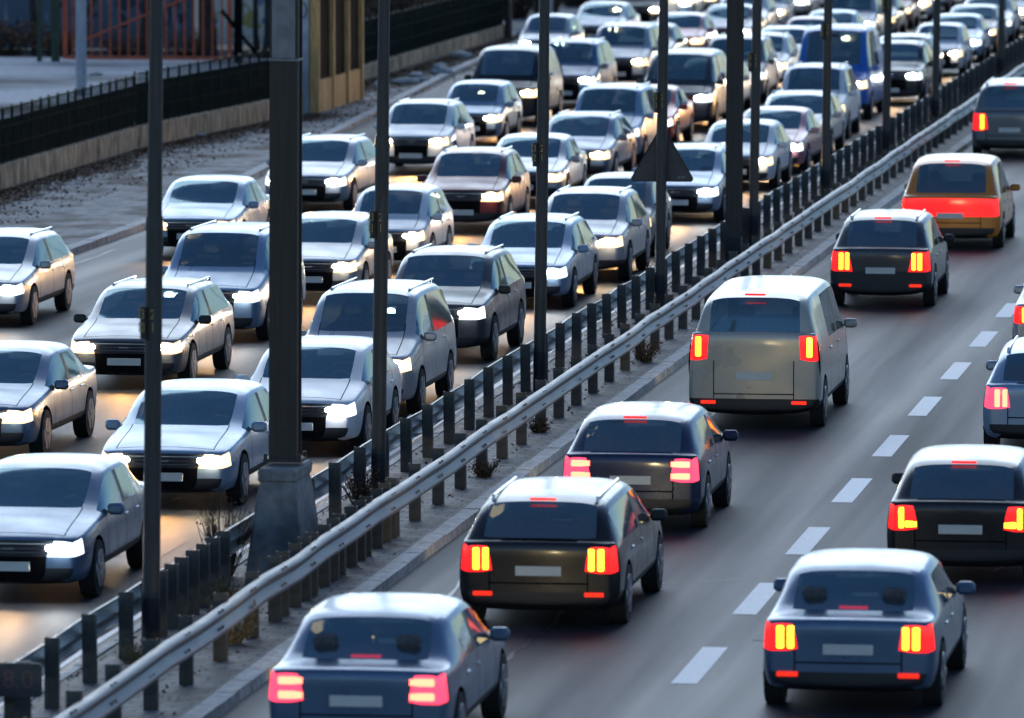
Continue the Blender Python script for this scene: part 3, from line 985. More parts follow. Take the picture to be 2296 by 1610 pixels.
    tb = bmesh.new(); add_box(tb, (0, 0, 0), (.3, .03, .03), bevel=.006)
    extra['brake3'] = mesh_from(tb, 'brake_light', M['tail_red'])
    extra['brake3_pos'] = (0, nose - rr - .06, H - .05) if L - rb < .4 else (0, nose - rb + .06, belt + .1)
    gb = bmesh.new()
    add_box(gb, (0, 0, 0), (.16, .012, .03), bevel=.004)
    extra['badge'] = mesh_from(gb, 'badge', M['chrome'])
    extra['badge_pos'] = (0, nose + .05, hood_f - .1)
    # wipers lie on the glass foot
    extra['wiper'] = []
    for a, b_ in (((-.5, nose - cowl + .02, hood_c + .085), (.02, nose - cowl - .12, hood_c + .15)), ((.08, nose - cowl + .05, hood_c + .1), (.52, nose - cowl - .14, hood_c + .14))):
        vb = bmesh.new()
        add_cyl(vb, a, b_, .012, .008, 6)
        extra['wiper'].append(mesh_from(vb, 'wiper', M['trim']))
    hb = bmesh.new(); add_box(hb, (0, 0, 0), (.03, .17, .03), bevel=.008)
    extra['handle'] = mesh_from(hb, 'door_handle', M['chrome'])
    extra['handles'] = [(s * (hw * .985), yy, belt - .13) for s in (-1, 1) for yy in (nose - b1 - .05, nose - c1 + .1)]
    extra['nose'] = nose; extra['L'] = L; extra['hw'] = hw; extra['hl'] = (hw * .62, nose, hood_f - .1)
    return dict(parts=parts, ex=extra, key=key)

T = {}
T['hatchback'] = car_template('hatchback', 4.1, .9, 1.46, .76, .95, .93, .95, 1.62, 2.2, 2.3, 3.15, 3.55, 3.98, .98, c_glass=False)
T['saloon'] = car_template('saloon', 4.6, .92, 1.44, .74, .92, .92, 1.25, 1.95, 2.5, 2.6, 3.35, 3.55, 4.05, .96, c_glass=False)
T['estate car'] = car_template('estate_car', 4.65, .93, 1.48, .75, .93, .94, 1.22, 1.95, 2.5, 2.6, 3.5, 4.2, 4.55, .98, rails=True)
T['off-roader'] = car_template('off_roader', 4.5, .93, 1.68, .92, 1.08, 1.06, 1.15, 1.75, 2.35, 2.45, 3.35, 4.0, 4.4, 1.08, dark_bumper=True, rails=True, wheel_r=.36)
T['people carrier'] = car_template('people_carrier', 4.4, .92, 1.8, .88, 1.12, 1.08, .92, 1.42, 2.1, 2.2, 3.2, 4.1, 4.32, 1.1, rails=True)
T['van'] = car_template('van', 5.1, .97, 2.0, .98, 1.22, 1.2, .68, 1.35, 2.1, 2.2, 3.4, 4.85, 5.02, 1.42, c_glass=False, tl_mode='high', wheel_r=.35, dark_bumper=True, flat=True)
T['small hatchback'] = car_template('small_hatchback', 3.6, .82, 1.52, .78, .98, .95, .72, 1.3, 1.95, 2.05, 2.85, 3.2, 3.5, 1.0, c_glass=False, hl_in=.66)
T['crossover'] = car_template('crossover', 4.35, .91, 1.6, .86, 1.02, 1.0, 1.02, 1.68, 2.3, 2.4, 3.25, 3.75, 4.22, 1.04, dark_bumper=True, rails=True, wheel_r=.35, hl_in=.5)
T['delivery van'] = car_template('delivery_van', 5.4, 1.04, 2.4, 1.05, 1.32, 1.3, .75, 1.4, 2.2, 2.3, 3.4, 5.15, 5.32, 1.45, c_glass=False, tl_mode='high', wheel_r=.36, dark_bumper=True, flat=True)
T['bar car'] = car_template('bar_car', 4.6, 1.0, 1.75, .86, 1.02, 1.0, 1.15, 1.75, 2.35, 2.45, 3.35, 4.0, 4.45, 1.04, bar=True)

def spot(parent, loc, aim, energy, color, size=78, blend=.5):
    l = bpy.data.lights.new('headlight_beam', 'SPOT')
    l.energy = energy; l.color = color; l.spot_size = R(size); l.spot_blend = blend; l.shadow_soft_size = .08
    o = bpy.data.objects.new('headlight_beam', l); COL.objects.link(o)
    o.parent = parent; o.location = loc
    o.rotation_euler = (Vector(aim)).to_track_quat('-Z', 'Y').to_euler()
    return o

def slot_override(o, m):
    o.material_slots[0].link = 'OBJECT'
    o.material_slots[0].material = m

def place_car(kind, x, y, color, label, oncoming, group, warm=True, beam=0.0, tail='yellow', heading=0.0, cat=None, kname=None, refl=False, dim=1.0, lights=True, style='twin', seat='seat'):
    """y is where the lamps facing the camera are"""
    t = T[kind]; ex = t['ex']
    nose = ex['nose']
    yc = y + nose if not oncoming else y + nose
    root = empty(kname or kind.replace(' ', '_').replace('-', '_'), (x, yc, 0), R(180 + heading) if oncoming else R(heading))
    tag(root, label, cat or ('van' if 'van' in kind else 'car'), group)
    def sub(name, me, loc=(0, 0, 0), rot=(0, 0, 0), par=None, sc=None):
        o = link(name, me, par or root, loc, rot)
        if sc: o.scale = sc
        return o
    n_hl = 0
    if y < 190 or not oncoming:
        so = sub('seats', ex['seats'])
        slot_override(so, M[seat])
        sub('dashboard', ex['dash'])
    for pname, pm, loc, _ in t['parts']:
        o = sub(pname, pm)
        if pname == 'body': slot_override(o, PAINT[color])
        if pname == 'headlight' and oncoming:
            hb_ = sub('bulb', ex['bulbs'][n_hl], par=o); n_hl += 1
            if dim < 1: hb_.scale = (1, 1, 1)
            slot_override(hb_, M['bulb_dim'] if dim < 1 else M['bulb_warm'] if warm else M['bulb_cool'])
        if pname == 'headlight': slot_override(o, (M['head_warm'] if warm else M['head_cool']) if lights else M['rim'])
        if pname == 'tail_light':
            slot_override(o, M['lens_off'] if oncoming else (M['tail_pink'] if tail == 'pink' else M['tail_red']))
            if not oncoming and o.data.name.endswith('tail_light') or (not oncoming and 'tail_light' in o.data.name):
                s = -1 if sum(v.co.x for v in o.data.vertices) < 0 else 1
                if kind != 'bar car':
                    bp_ = ex['bulb_pos']
                    bo = sub('lamp_bulb', ex['bulb'][style], (s * bp_[0], bp_[1], bp_[2]), (0, 0, 0), o, (s, 1, 1))
                    slot_override(bo, M['bulb_orange'] if tail == 'pink' else M['bulb_yellow'])
    for (loc, s) in ex['wheels']:
        tw = sub('wheel', ex['tyre'], loc, (0, 0, 0 if s > 0 else math.pi))
        sub('rim', ex['rim'], par=tw)
    for s in (-1, 1):
        mp_ = ex['mirror_pos']
        mo = sub('mirror', ex['mirror'], (s * mp_[0], mp_[1], mp_[2]))
        if color not in ('black', 'dark grey', 'grey'): slot_override(mo, PAINT[color])
    for hp in ex['handles']: sub('door_handle', ex['handle'], hp)
    if ex['rails']:
        for s in (-1, 1): sub('roof_rail', ex['rails'], (s * ex['hw'] * .64, 0, -.06))
    if oncoming:
        sub('number_plate', ex['plate'], ex['front_plate'])
        sub('badge', ex['badge'], ex['badge_pos'])
        for wm_ in ex['wiper']: sub('wiper', wm_)
        if beam:
            c = (1.0, .48, .14) if warm else (1.0, .6, .28)
            spot(root, (0, ex['nose'] + .12, .68), (0, 1, -.13), beam, c, 100, .7)
    else:
        sub('number_plate', ex['plate'], ex['rear_plate'])
        bo = sub('brake_light', ex['brake3'], ex['brake3_pos'])
        if refl:
            for s in (-1, 1):
                q = ex['refl_pos']; sub('reflector', ex['refl'], (s * q[0], q[1], q[2]))
        if beam:
            spot(root, (0, ex['nose'] + .12, .66), (-.22, 1, -.1), beam, (1.0, .78, .4), 84, .3)
    return root

LANE_TXT = {1: 'in the oncoming lane beside the guardrail', 2: 'in the middle oncoming lane', 3: 'in the kerbside oncoming lane', 4: 'in the outermost far merging lane'}
def ordinal(n):
    base = ord_ + ['thirteenth', 'fourteenth', 'fifteenth', 'sixteenth', 'seventeenth', 'eighteenth', 'nineteenth', 'twentieth', 'twenty-first', 'twenty-second', 'twenty-third', 'twenty-fourth', 'twenty-fifth', 'twenty-sixth', 'twenty-seventh', 'twenty-eighth', 'twenty-ninth', 'thirtieth']
    return base[n - 1]

L1 = [(81.3, -17.1, 'saloon', 'steel blue', 0), (91.5, -17.15, 'saloon', 'pale blue', 1), (98.5, -16.62, 'hatchback', 'white', 0), (104.4, -16.75, 'people carrier', 'silver', 1),
      (113.6, -16.95, 'off-roader', 'dark grey', 0), (124.6, -17.1, 'estate car', 'pale blue', 0), (130.9, -16.85, 'crossover', 'silver', 1), (137.2, -17.0, 'small hatchback', 'grey', 1),
      (147.3, -16.9, 'estate car', 'pale blue', 0), (158.0, -16.8, 'hatchback', 'white', 1), (163.9, -16.7, 'saloon', 'pink', 0), (170.4, -16.8, 'estate car', 'silver', 1),
      (178.4, -17.1, 'people carrier', 'white', 1), (187.6, -17.45, 'delivery van', 'bright blue', 1), (195.2, -16.5, 'off-roader', 'black', 0), (204.4, -17.05, 'estate car', 'silver', 0),
      (212.3, -16.6, 'small hatchback', 'white', 1), (221.0, -16.8, 'saloon', 'pale blue', 0), (228.5, -16.8, 'hatchback', 'grey', 1), (236, -16.9, 'estate car', 'silver', 0),
      (243.5, -16.8, 'crossover', 'white', 1), (252, -16.9, 'people carrier', 'grey', 1), (260, -16.8, 'small hatchback', 'silver', 0), (268, -16.9, 'saloon', 'dark grey', 1), (276, -16.8, 'van', 'white', 1)]
L2 = [(97.2, -20.95, 'saloon', 'steel blue', 1), (108.4, -20.95, 'estate car', 'grey', 1), (117.0, -21.2, 'people carrier', 'pale blue', 0), (125.4, -20.9, 'hatchback', 'silver', 1),
      (133.0, -20.75, 'small hatchback', 'white', 1), (143.6, -20.85, 'crossover', 'maroon', 1), (151.9, -20.75, 'saloon', 'silver', 1), (160.0, -20.7, 'estate car', 'steel blue', 1),
      (167.0, -20.85, 'people carrier', 'pale blue', 0), (174.0, -20.9, 'saloon', 'red', 0), (181.4, -20.8, 'van', 'dark grey', 0), (189.0, -20.9, 'hatchback', 'silver', 1),
      (195.5, -20.9, 'people carrier', 'grey', 0), (202.0, -20.9, 'crossover', 'white', 1), (209.5, -21.0, 'estate car', 'silver', 0), (216.5, -20.9, 'small hatchback', 'red', 1),
      (223.5, -20.9, 'saloon', 'pale blue', 1), (231, -20.9, 'people carrier', 'silver', 0), (238.5, -20.9, 'saloon', 'grey', 1), (246, -21, 'hatchback', 'maroon', 1),
      (253, -20.9, 'estate car', 'white', 1), (261, -20.9, 'crossover', 'silver', 0), (269, -20.9, 'van', 'pale blue', 1), (278, -20.9, 'saloon', 'grey', 0)]
L3 = [(119.5, -25.75, 'estate car', 'silver', 0), (136.0, -25.0, 'saloon', 'pale blue', 1), (149.6, -25.0, 'estate car', 'silver', 0), (163.0, -24.8, 'crossover', 'white', 1), (174.6, -25.1, 'small hatchback', 'pale blue', 1),
      (183.2, -25.5, 'van', 'black', 1), (192.4, -25.1, 'people carrier', 'steel blue', 0), (203.5, -25.0, 'people carrier', 'silver', 1), (212.5, -25.4, 'saloon', 'dark grey', 1), (220.5, -25.3, 'hatchback', 'pink', 1),
      (228.0, -24.6, 'saloon', 'navy', 0), (236, -25, 'estate car', 'silver', 1), (243.5, -25, 'small hatchback', 'white', 1), (251, -25, 'crossover', 'grey', 0), (259, -25, 'van', 'white', 1), (268, -25, 'saloon', 'silver', 1), (276, -25, 'hatchback', 'red', 0)]
L4 = [(217.5, -29.0, 'small hatchback', 'silver', 0), (229.5, -28.9, 'saloon', 'white', 1), (240.0, -28.9, 'van', 'dark grey', 1), (249, -28.9, 'crossover', 'pale blue', 0), (257, -28.9, 'estate car', 'silver', 1), (265, -29, 'hatchback', 'grey', 1), (273, -29, 'saloon', 'white', 0)]
for lane, lst in ((1, L1), (2, L2), (3, L3), (4, L4)):
    for n, (y, x, k, c, wm) in enumerate(lst):
        lab = '%s %s, %s %s' % (c, k, ordinal(n + 1) + ' from the front', LANE_TXT[lane])
        place_car(k, x, y, c, lab, True, 'oncoming cars queuing on the carriageway', warm=bool(wm), dim=.5 if (n * 7 + lane * 3) % 8 == 0 and y > 120 else 1.0, seat=random.choice(('seat', 'seat', 'seat_tan')), beam=(58.0 if lane < 3 else 150.0) * (0.5 if y < 90 else 1) if y < 215 else 0.0, heading=random.uniform(-.8, .8))

G2 = 'cars driving away on the outgoing carriageway'
place_car('saloon', -10.98, 68.6, 'steel blue', 'dark blue saloon with pink brake lights, closest in the lane beside the guardrail', False, G2, beam=60, tail='pink', style='rows')
place_car('estate car', -10.68, 79.7, 'black', 'black estate car with amber tail lights, second in the lane beside the guardrail', False, G2, beam=60, refl=True, style='twin')
place_car('hatchback', -10.85, 89.7, 'navy', 'navy hatchback with pale number plate, third in the lane beside the guardrail', False, G2, beam=60, tail='pink', style='rows')
place_car('van', -10.7, 103.3, 'beige', 'beige van with tall tail lights in the lane beside the guardrail', False, G2, beam=60, refl=True)
place_car('crossover', -10.8, 125.8, 'dark grey', 'dark grey crossover with amber tail lights, ahead of the beige van', False, G2, beam=60, refl=True)
place_car('bar car', -10.7, 140.5, 'orange', 'orange car with a full-width glowing red light bar', False, G2, beam=60)
place_car('people carrier', -11.65, 171.5, 'grey', 'grey people carrier, farthest in the lane beside the guardrail', False, G2, beam=0, style='single')
place_car('saloon', -6.6, 73.2, 'steel blue', 'steel blue saloon with double amber tail lights, closest in the outer lane', False, G2, beam=0, refl=True)
place_car('hatchback', -6.3, 84.6, 'black', 'black hatchback with red tail lights, second in the outer lane beyond the dashes', False, G2, beam=0, style='ell')
place_car('estate car', -6.25, 100.2, 'pale blue', 'pale blue estate car with pink tail light at the picture edge', False, G2, beam=0, tail='pink')
place_car('saloon', -6.85, 114.9, 'silver', 'silver saloon mostly cut off by the right picture edge, farthest in outer lane', False, G2, beam=0)

# ------------------------------------------------------------------ roadside: wall, fences, hut, gate
WX = -32.75
def wall(y0, y1, x, h, label, x1=None):
    bm = bmesh.new()
    y = y0
    while y < y1 - .01:
        l = min(2.4, y1 - y)
        add_box(bm, (random.uniform(-.012, .012), y + l / 2 - y0, h / 2 + random.uniform(-.015, .015)), (.28, l - .014, h), bevel=.012)
        y += l
    o = link('low_wall', mesh_from(bm, 'low_wall', M['wallc']), None, (x, y0, 0), (0, 0, -math.atan2((x1 or x) - x, y1 - y0)))
    tag(o, label, 'wall', 'low stained concrete walls under the green fence')
wall(120, 170.6, WX, .62, 'low stained concrete wall under the fence in front of the gravel lot')
wall(171.0, 187.4, WX, .62, 'low stained concrete wall between the fence gap and the wooden hut', -31.5)
wall(196.2, 236, WX - .1, .5, 'low concrete wall under the fence beyond the wooden hut')

def fence(y0, y1, x, zb, h, label, x1=None):
    root = empty('mesh_fence', (x, y0, zb), -math.atan2((x1 or x) - x, y1 - y0))
    tag(root, label, 'fence', 'dark green fences on the low wall')
    n = int((y1 - y0) / 1.0)
    pm = bmesh.new(); add_box(pm, (0, 0, h / 2 - .01), (.05, .05, h - .02))
    pme = mesh_from(pm, 'fence_post', M['fence_post'])
    tm = bmesh.new(); add_box(tm, (0, 0, 0), (.06, .06, .05)); tme = mesh_from(tm, 'post_cap', M['tip'])
    for i in range(n + 1):
        p = link('post', pme, root, (0, i * (y1 - y0) / n, 0), (R(random.uniform(-1.5, 1.5)), R(random.uniform(-1.5, 1.5)), 0))
        link('post_cap', tme, p, (0, 0, h))
    bm = bmesh.new()
    ny = int((y1 - y0) / .1)
    for i in range(ny):
        add_box(bm, (.03, (i + .5) * (y1 - y0) / ny, h * .5), (.008, .022 if i % 2 else .035, h * random.uniform(.96, 1.0)))
    for zz in (.04, h * .33, h * .66, h * .97):
        add_box(bm, (.042, (y1 - y0) / 2, zz), (.016, y1 - y0, .025))
    link('mesh_panel', mesh_from(bm, 'mesh_panel', M['fence']), root)
    bm = bmesh.new()
    # woven privacy screen behind the lower two thirds, torn here and there
    add_box(bm, (.0, (y1 - y0) / 2, h * .4), (.006, y1 - y0, h * .78))
    link('screen', mesh_from(bm, 'screen', M['fence']), root)
fence(120, 170.75, WX, .62, 1.25, 'dark green mesh fence with tan post tips, in front of the gravel lot')
fence(171.1, 187.2, WX, .62, 1.3, 'short dark green mesh fence between the fence gap and the wooden hut', -31.52)
fence(196.4, 236, WX - .1, .5, 1.3, 'dark teal mesh fence beyond the wooden hut, below brown shrubs')

# hut
root = empty('wooden_hut', (-32.05, 191.2, .1))
tag(root, 'wooden hut in golden-lit ochre, black shade panels in its bays, grey end wall', 'hut')
bm = bmesh.new()
y0, y1 = -3.7, 3.8
n = 30
for i in range(n):
    yy = y0 + (i + .5) * (y1 - y0) / n
    add_box(bm, (1.0 + random.uniform(-.006, .006), yy, .42), (.05, (y1 - y0) / n - .014, .86))
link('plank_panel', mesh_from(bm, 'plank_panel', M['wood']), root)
for yy in (-3.7, -1.2, 1.3, 3.7):
    bm = bmesh.new(); add_box(bm, (.96, yy, 1.75), (.25, .2, 3.5), bevel=.015)
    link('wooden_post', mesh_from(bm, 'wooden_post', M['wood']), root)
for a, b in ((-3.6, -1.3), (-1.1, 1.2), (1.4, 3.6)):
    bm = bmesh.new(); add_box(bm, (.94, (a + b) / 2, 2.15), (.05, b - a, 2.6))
    link('bay_shade_panel', mesh_from(bm, 'bay_shade_panel', M['black']), root)  # black sheet painted in for the shade inside each open bay
bm = bmesh.new(); add_box(bm, (.42, -3.86, 1.75), (.82, .08, 3.5))
ew = link('end_wall', mesh_from(bm, 'end_wall', M['hut_wall']), root)
bm = bmesh.new()
for k in range(20):
    a0, a1 = 2 * math.pi * k / 20, 2 * math.pi * (k + 1) / 20
    add_cyl(bm, (.68 + .1 * math.cos(a0), -3.905, 2.72 + .2 * math.sin(a0)), (.68 + .1 * math.cos(a1), -3.905, 2.72 + .2 * math.sin(a1)), .018, .018, 6)
add_cyl(bm, (.56, -3.905, 3.02), (.8, -3.905, 3.1), .015, .015, 6)
link('graffiti_ring', mesh_from(bm, 'graffiti_ring', M['trim']), ew)
bm = bmesh.new(); add_box(bm, (.42, 3.86, 1.75), (.82, .08, 3.5)); add_box(bm, (.0, 0, 1.75), (.08, 7.58, 3.5))
link('back_wall', mesh_from(bm, 'back_wall', M['hut_wall']), root)
bm = bmesh.new(); add_box(bm, (.55, 0, 3.6), (1.7, 8.4, .16), bevel=.03)
link('roof', mesh_from(bm, 'hut_roof', M['trim']), root)

# gate
root = empty('barred_gate', (-41.0, 216.0, .1))
tag(root, 'rusty orange barred double gate with diagonal brace behind the gravel lot', 'gate')
gx0, gx1, gh = -2.6, 2.62, 2.7
bm = bmesh.new()
add_box(bm, (gx0 + .06, 0, gh / 2 + .1), (.13, .1, gh)); add_box(bm, (gx1 - .06, 0, gh / 2 + .1), (.13, .1, gh))
add_box(bm, (0, 0, .14), (gx1 - gx0 - .27, .07, .1)); add_box(bm, (0, 0, gh + .02), (gx1 - gx0 - .27, .07, .08))
link('gate_frame', mesh_from(bm, 'gate_frame', M['rust']), root)
bm = bmesh.new()
n = 17
for i in range(n):
    xx = gx0 + .3 + (gx1 - gx0 - .6) * i / (n - 1)
    add_box(bm, (xx, .0, gh / 2 + .08), (.055, .03, gh - .18))
link('bars', mesh_from(bm, 'bars', M['rust']), root)
bm = bmesh.new()
add_cyl(bm, (gx0 + .35, -.06, .55), (gx1 - .2, -.06, 2.45), .03, .03, 8)
link('brace', mesh_from(bm, 'brace', M['rust']), root)
for xx, m_ in ((gx0 - .25, 'dark_green'), (gx1 + .2, 'black')):
    bm = bmesh.new(); add_box(bm, (xx, .05, 1.5), (.24, .2, 3.1), bevel=.01)
    link('gate_post', mesh_from(bm, 'gate_post', M[m_]), root)
bm = bmesh.new()
add_box(bm, (gx0 - .75, .05, 1.5), (.14, .12, 3.0))
link('gate_post', mesh_from(bm, 'gate_post_thin', M['dark_green']), root)

# leaning prop beside the gate
bm = bmesh.new(); add_cyl(bm, (-38.3, 214.0, 1.75), (-38.35, 220.6, .1), .06, .06, 10)
tag(link('leaning_pole', mesh_from(bm, 'leaning_pole', M['black'], smooth=True)), 'dark pole leaning beside the orange gate', 'pole')
# pale lamp post in the lot
root = empty('lot_lamp_post', (-39.0, 195.7, .1))
tag(root, 'pale blue-grey pole standing in the gravel lot in front of the gate', 'lamp post')
bm = bmesh.new(); add_cyl(bm, (0, 0, 0), (0, 0, 5.0), .155, .135, 24); add_cyl(bm, (0, 0, 5.0), (0, 0, 8.0), .11, .08, 20)
link('shaft', mesh_from(bm, 'shaft', M['pale_pole'], smooth=True), root)
bm = bmesh.new(); add_cyl(bm, (0, 0, 7.9), (1.2, 0, 8.2), .05, .04, 10); add_box(bm, (1.5, 0, 8.2), (.7, .25, .12), bevel=.03)
link('lantern', mesh_from(bm, 'lantern', M['pale_pole']), root)
# dark pole at the far end of the fence
root = empty('roadside_pole', (-32.55, 235.4, .1))
tag(root, 'dark grey pole at the far end of the roadside fence', 'lamp post')
bm = bmesh.new(); add_cyl(bm, (0, 0, 0), (0, 0, 7.5), .13, .09, 18)
link('shaft', mesh_from(bm, 'shaft', M['pole'], smooth=True), root)
bm = bmesh.new(); add_cyl(bm, (0, 0, 7.4), (1.3, 0, 7.7), .05, .04, 10); add_box(bm, (1.6, 0, 7.7), (.7, .25, .12), bevel=.03)
link('lantern', mesh_from(bm, 'lantern', M['pole']), root)

# graffiti wall behind the gate
def graffiti_mat(name, base, inks):
    m, t, b = new_mat(name)
    tc = t.nodes.new('ShaderNodeTexCoord')
    col = None
    prev = t.nodes.new('ShaderNodeRGB'); prev.outputs[0].default_value = (*base, 1)
    col = prev.outputs[0]
    for i, (ink, sc, thr, st) in enumerate(inks):
        mp = t.nodes.new('ShaderNodeMapping'); mp.inputs['Scale'].default_value = st; mp.inputs['Location'].default_value = (i * 3.1, 1.7 * i, i)
        t.links.new(tc.outputs['Object'], mp.inputs['Vector'])
        n = t.nodes.new('ShaderNodeTexNoise'); n.inputs['Scale'].default_value = sc; n.inputs['Detail'].default_value = 2.5; n.inputs['Distortion'].default_value = 1.3
        t.links.new(mp.outputs['Vector'], n.inputs['Vector'])
        r = t.nodes.new('ShaderNodeValToRGB'); r.color_ramp.elements[0].position = thr; r.color_ramp.elements[1].position = thr + .04
        t.links.new(n.outputs['Fac'], r.inputs['Fac'])
        mx = t.nodes.new('ShaderNodeMix'); mx.data_type = 'RGBA'
        t.links.new(r.outputs['Color'], mx.inputs['Factor']); t.links.new(col, mx.inputs['A']); mx.inputs['B'].default_value = (*ink, 1)
        col = mx.outputs['Result']
    t.links.new(col, b.inputs['Base Color'])
    setp(b, rough=.8)
    return m
M['graf_blue'] = graffiti_mat('graffiti_blue', (.1, .135, .18), [((.03, .05, .08), .9, .54, (1, 1, .5)), ((.24, .28, .33), 1.4, .6, (1.5, 1, .4)), ((.03, .04, .06), 1.8, .62, (1, 1, 1))])
M['graf_pale'] = graffiti_mat('graffiti_pale', (.8, .77, .68), [((.5, .42, .12), 1.2, .56, (1, 1, 1)), ((.25, .3, .42), 2.0, .6, (1, 1, 1)), ((.75, .74, .7), 1.6, .6, (1, 1, .6))])
bm = bmesh.new(); add_box(bm, (-52.0, 228, 1.9), (20.4, .3, 3.8))
tag(link('graffiti_wall', mesh_from(bm, 'graffiti_wall', M['graf_blue'])), 'blue-grey graffiti wall behind the bare trees and the orange gate', 'wall')
bm = bmesh.new(); add_box(bm, (-39.9, 229, 2.1), (3.6, .3, 4.0), bevel=.02)
tag(link('graffiti_wall', mesh_from(bm, 'graffiti_wall', M['graf_pale'])), 'pale yellow graffiti wall right of the orange gate', 'wall')

# ------------------------------------------------------------------ trees and plants
def branch(bm, p, d, length, r, depth, spread):
    segs = 3
    q = Vector(p)
    dd = Vector(d).normalized()
    for s in range(segs):
        nd = (dd + Vector((random.uniform(-.18, .18), random.uniform(-.18, .18), random.uniform(-.05, .14)))).normalized()
        e = q + nd * length / segs
        r2 = r * (1 - .28 * (s + 1) / segs)
        add_cyl(bm, q, e, r * (1 - .28 * s / segs), r2, 7 if r > .05 else 4, cap=False)
        q, dd = e, nd
    if depth > 0:
        for k in range(random.choice((2, 3, 3))):
            a = random.uniform(0, 6.28)
            nd = (dd + Vector((math.cos(a), math.sin(a), random.uniform(-.1, .4))) * spread).normalized()
            branch(bm, q, nd, length * random.uniform(.62, .82), r * .62, depth - 1, spread)

def bare_tree(x, y, h, r, label, mat='bark', lean=(0, 0), depth=4, name='bare_tree'):
    root = empty(name, (x, y, 0))
    tag(root, label, 'tree', 'bare winter trees behind the fence')
    bm = bmesh.new()
    q = Vector((0, 0, -.1)); n = 6
    for i in range(n):
        e = q + Vector((lean[0] + random.uniform(-.05, .05), lean[1] + random.uniform(-.05, .05), h * .5 / n))
        add_cyl(bm, q, e, r * (1 - .07 * i) * (1.25 if i == 0 else 1), r * (1 - .07 * (i + 1)), 12, cap=False)
        q = e
    link('trunk', mesh_from(bm, 'trunk', M[mat], smooth=True), root)
    bm = bmesh.new()
    for k in range(4):
        a = random.uniform(0, 6.28)
        branch(bm, q - Vector((0, 0, .05 + .4 * random.random())), (math.cos(a) * .6, math.sin(a) * .6, 1), h * .22, r * .5, depth, .55)
    link('crown', mesh_from(bm, 'crown', M[mat]), root)
bare_tree(-47.6, 222.5, 7, .1, 'thin bare tree at the upper left corner', lean=(.05, 0))
bare_tree(-46.0, 223.5, 8, .13, 'bare tree with dark stem second from the upper left corner', lean=(-.02, 0))
bare_tree(-44.8, 221.8, 7, .11, 'slanting bare tree left of the orange gate', lean=(.3, 0))
bare_tree(-42.3, 223, 9, .26, 'dark bare tree behind the left half of the orange gate')
bare_tree(-40.6, 224, 9, .3, 'dark bare tree behind the right half of the orange gate')
bare_tree(-40.15, 227, 8, .11, 'thin dark tree against the pale yellow graffiti wall', lean=(.02, 0))
bare_tree(-39.4, 226.5, 8, .1, 'second thin dark tree against the pale yellow graffiti wall', lean=(-.03, 0))
bare_tree(-38.0, 222.0, 11, .42, 'thick dark tree trunk left of the brown steel mast', lean=(-.04, 0))
bare_tree(-32.7, 246, 9, .26, 'pale birch with mottled bark beside the far merging lane', mat='birch', name='birch_tree')

def shrub(x, y, h, w_, label, name='dry_shrub', mat='twig', leafm='leaf', n=120, group='dry shrubs along the roadside', leaf_n=1.2, cat='shrub'):
    root = empty(name, (x, y, .05))
    tag(root, label, cat, group)
    bm = bmesh.new()
    tips = []
    for k in range(n):
        a = random.uniform(0, 6.28); s = random.uniform(.15, 1)
        p = Vector((math.cos(a) * w_ * .15 * random.random(), math.sin(a) * w_ * .15 * random.random(), 0))
        d = Vector((math.cos(a) * s * w_ * .5, math.sin(a) * s * w_ * .5, h * random.uniform(.45, 1)))
        mid = p + d * .5 + Vector((random.uniform(-.1, .1) * w_, random.uniform(-.1, .1) * w_, .05 * h))
        rr = .0035 + .006 * h * .3
        add_cyl(bm, p, mid, rr * 1.5, rr, 3, cap=False); add_cyl(bm, mid, p + d, rr, rr * .4, 3, cap=False)
        tips += [mid, p + d, p + d * .8]
    link('twigs', mesh_from(bm, 'twigs', M[mat]), root)
    bm = bmesh.new()
    for k in range(int(n * leaf_n * 2)):
        c = random.choice(tips) + Vector((random.gauss(0, .05 * w_), random.gauss(0, .05 * w_), random.gauss(0, .05 * h)))
        if c.z < .01: c.z = .02
        e = Euler((random.uniform(0, 6), random.uniform(0, 6), random.uniform(0, 6))).to_matrix()
        s = random.uniform(.01, .022) if name == 'weed' else random.uniform(.02, .05) * (1 if h < 1 else 1.7)
        add_quad(bm, [c + e @ Vector(v) * s for v in ((-1, -.5, 0), (1, -.5, 0), (1, .5, 0), (-1, .5, 0))])
    link('leaves', mesh_from(bm, 'leaves', M[leafm]), root)
for i, (x, y, h, w_) in enumerate([(-36.3, 224, 3.4, 3.4), (-36.0, 229.5, 3.4, 3.6), (-35.6, 235, 3.4, 3.6), (-35.2, 240.5, 3.4, 3.6), (-34.9, 246, 3.2, 3.4), (-34.6, 251.5, 3.0, 3.2), (-34.2, 257, 3.0, 3.0), (-33.9, 263, 2.8, 2.8)]):
    shrub(x, y, h, w_, 'tall dry brown shrub, %s of the row beyond the wooden hut' % ordinal(i + 1), n=260)
for i, (x, y, h, w_) in enumerate([(-48.2, 220.5, 1.1, 2.4), (-46.3, 220.8, 1.1, 2.4), (-44.7, 220.4, 1.0, 2.2), (-42.6, 220.4, .9, 2.2), (-40.6, 220.6, .9, 2.2)]):
    shrub(x, y, h, w_, 'low dark shrub at the foot of the graffiti wall, %s from the picture edge' % ordinal(i + 1), n=160)
shrub(-44.2, 204.0, .8, 1.2, 'low tangled shrub on the gravel lot beside the upper left edge', n=120)
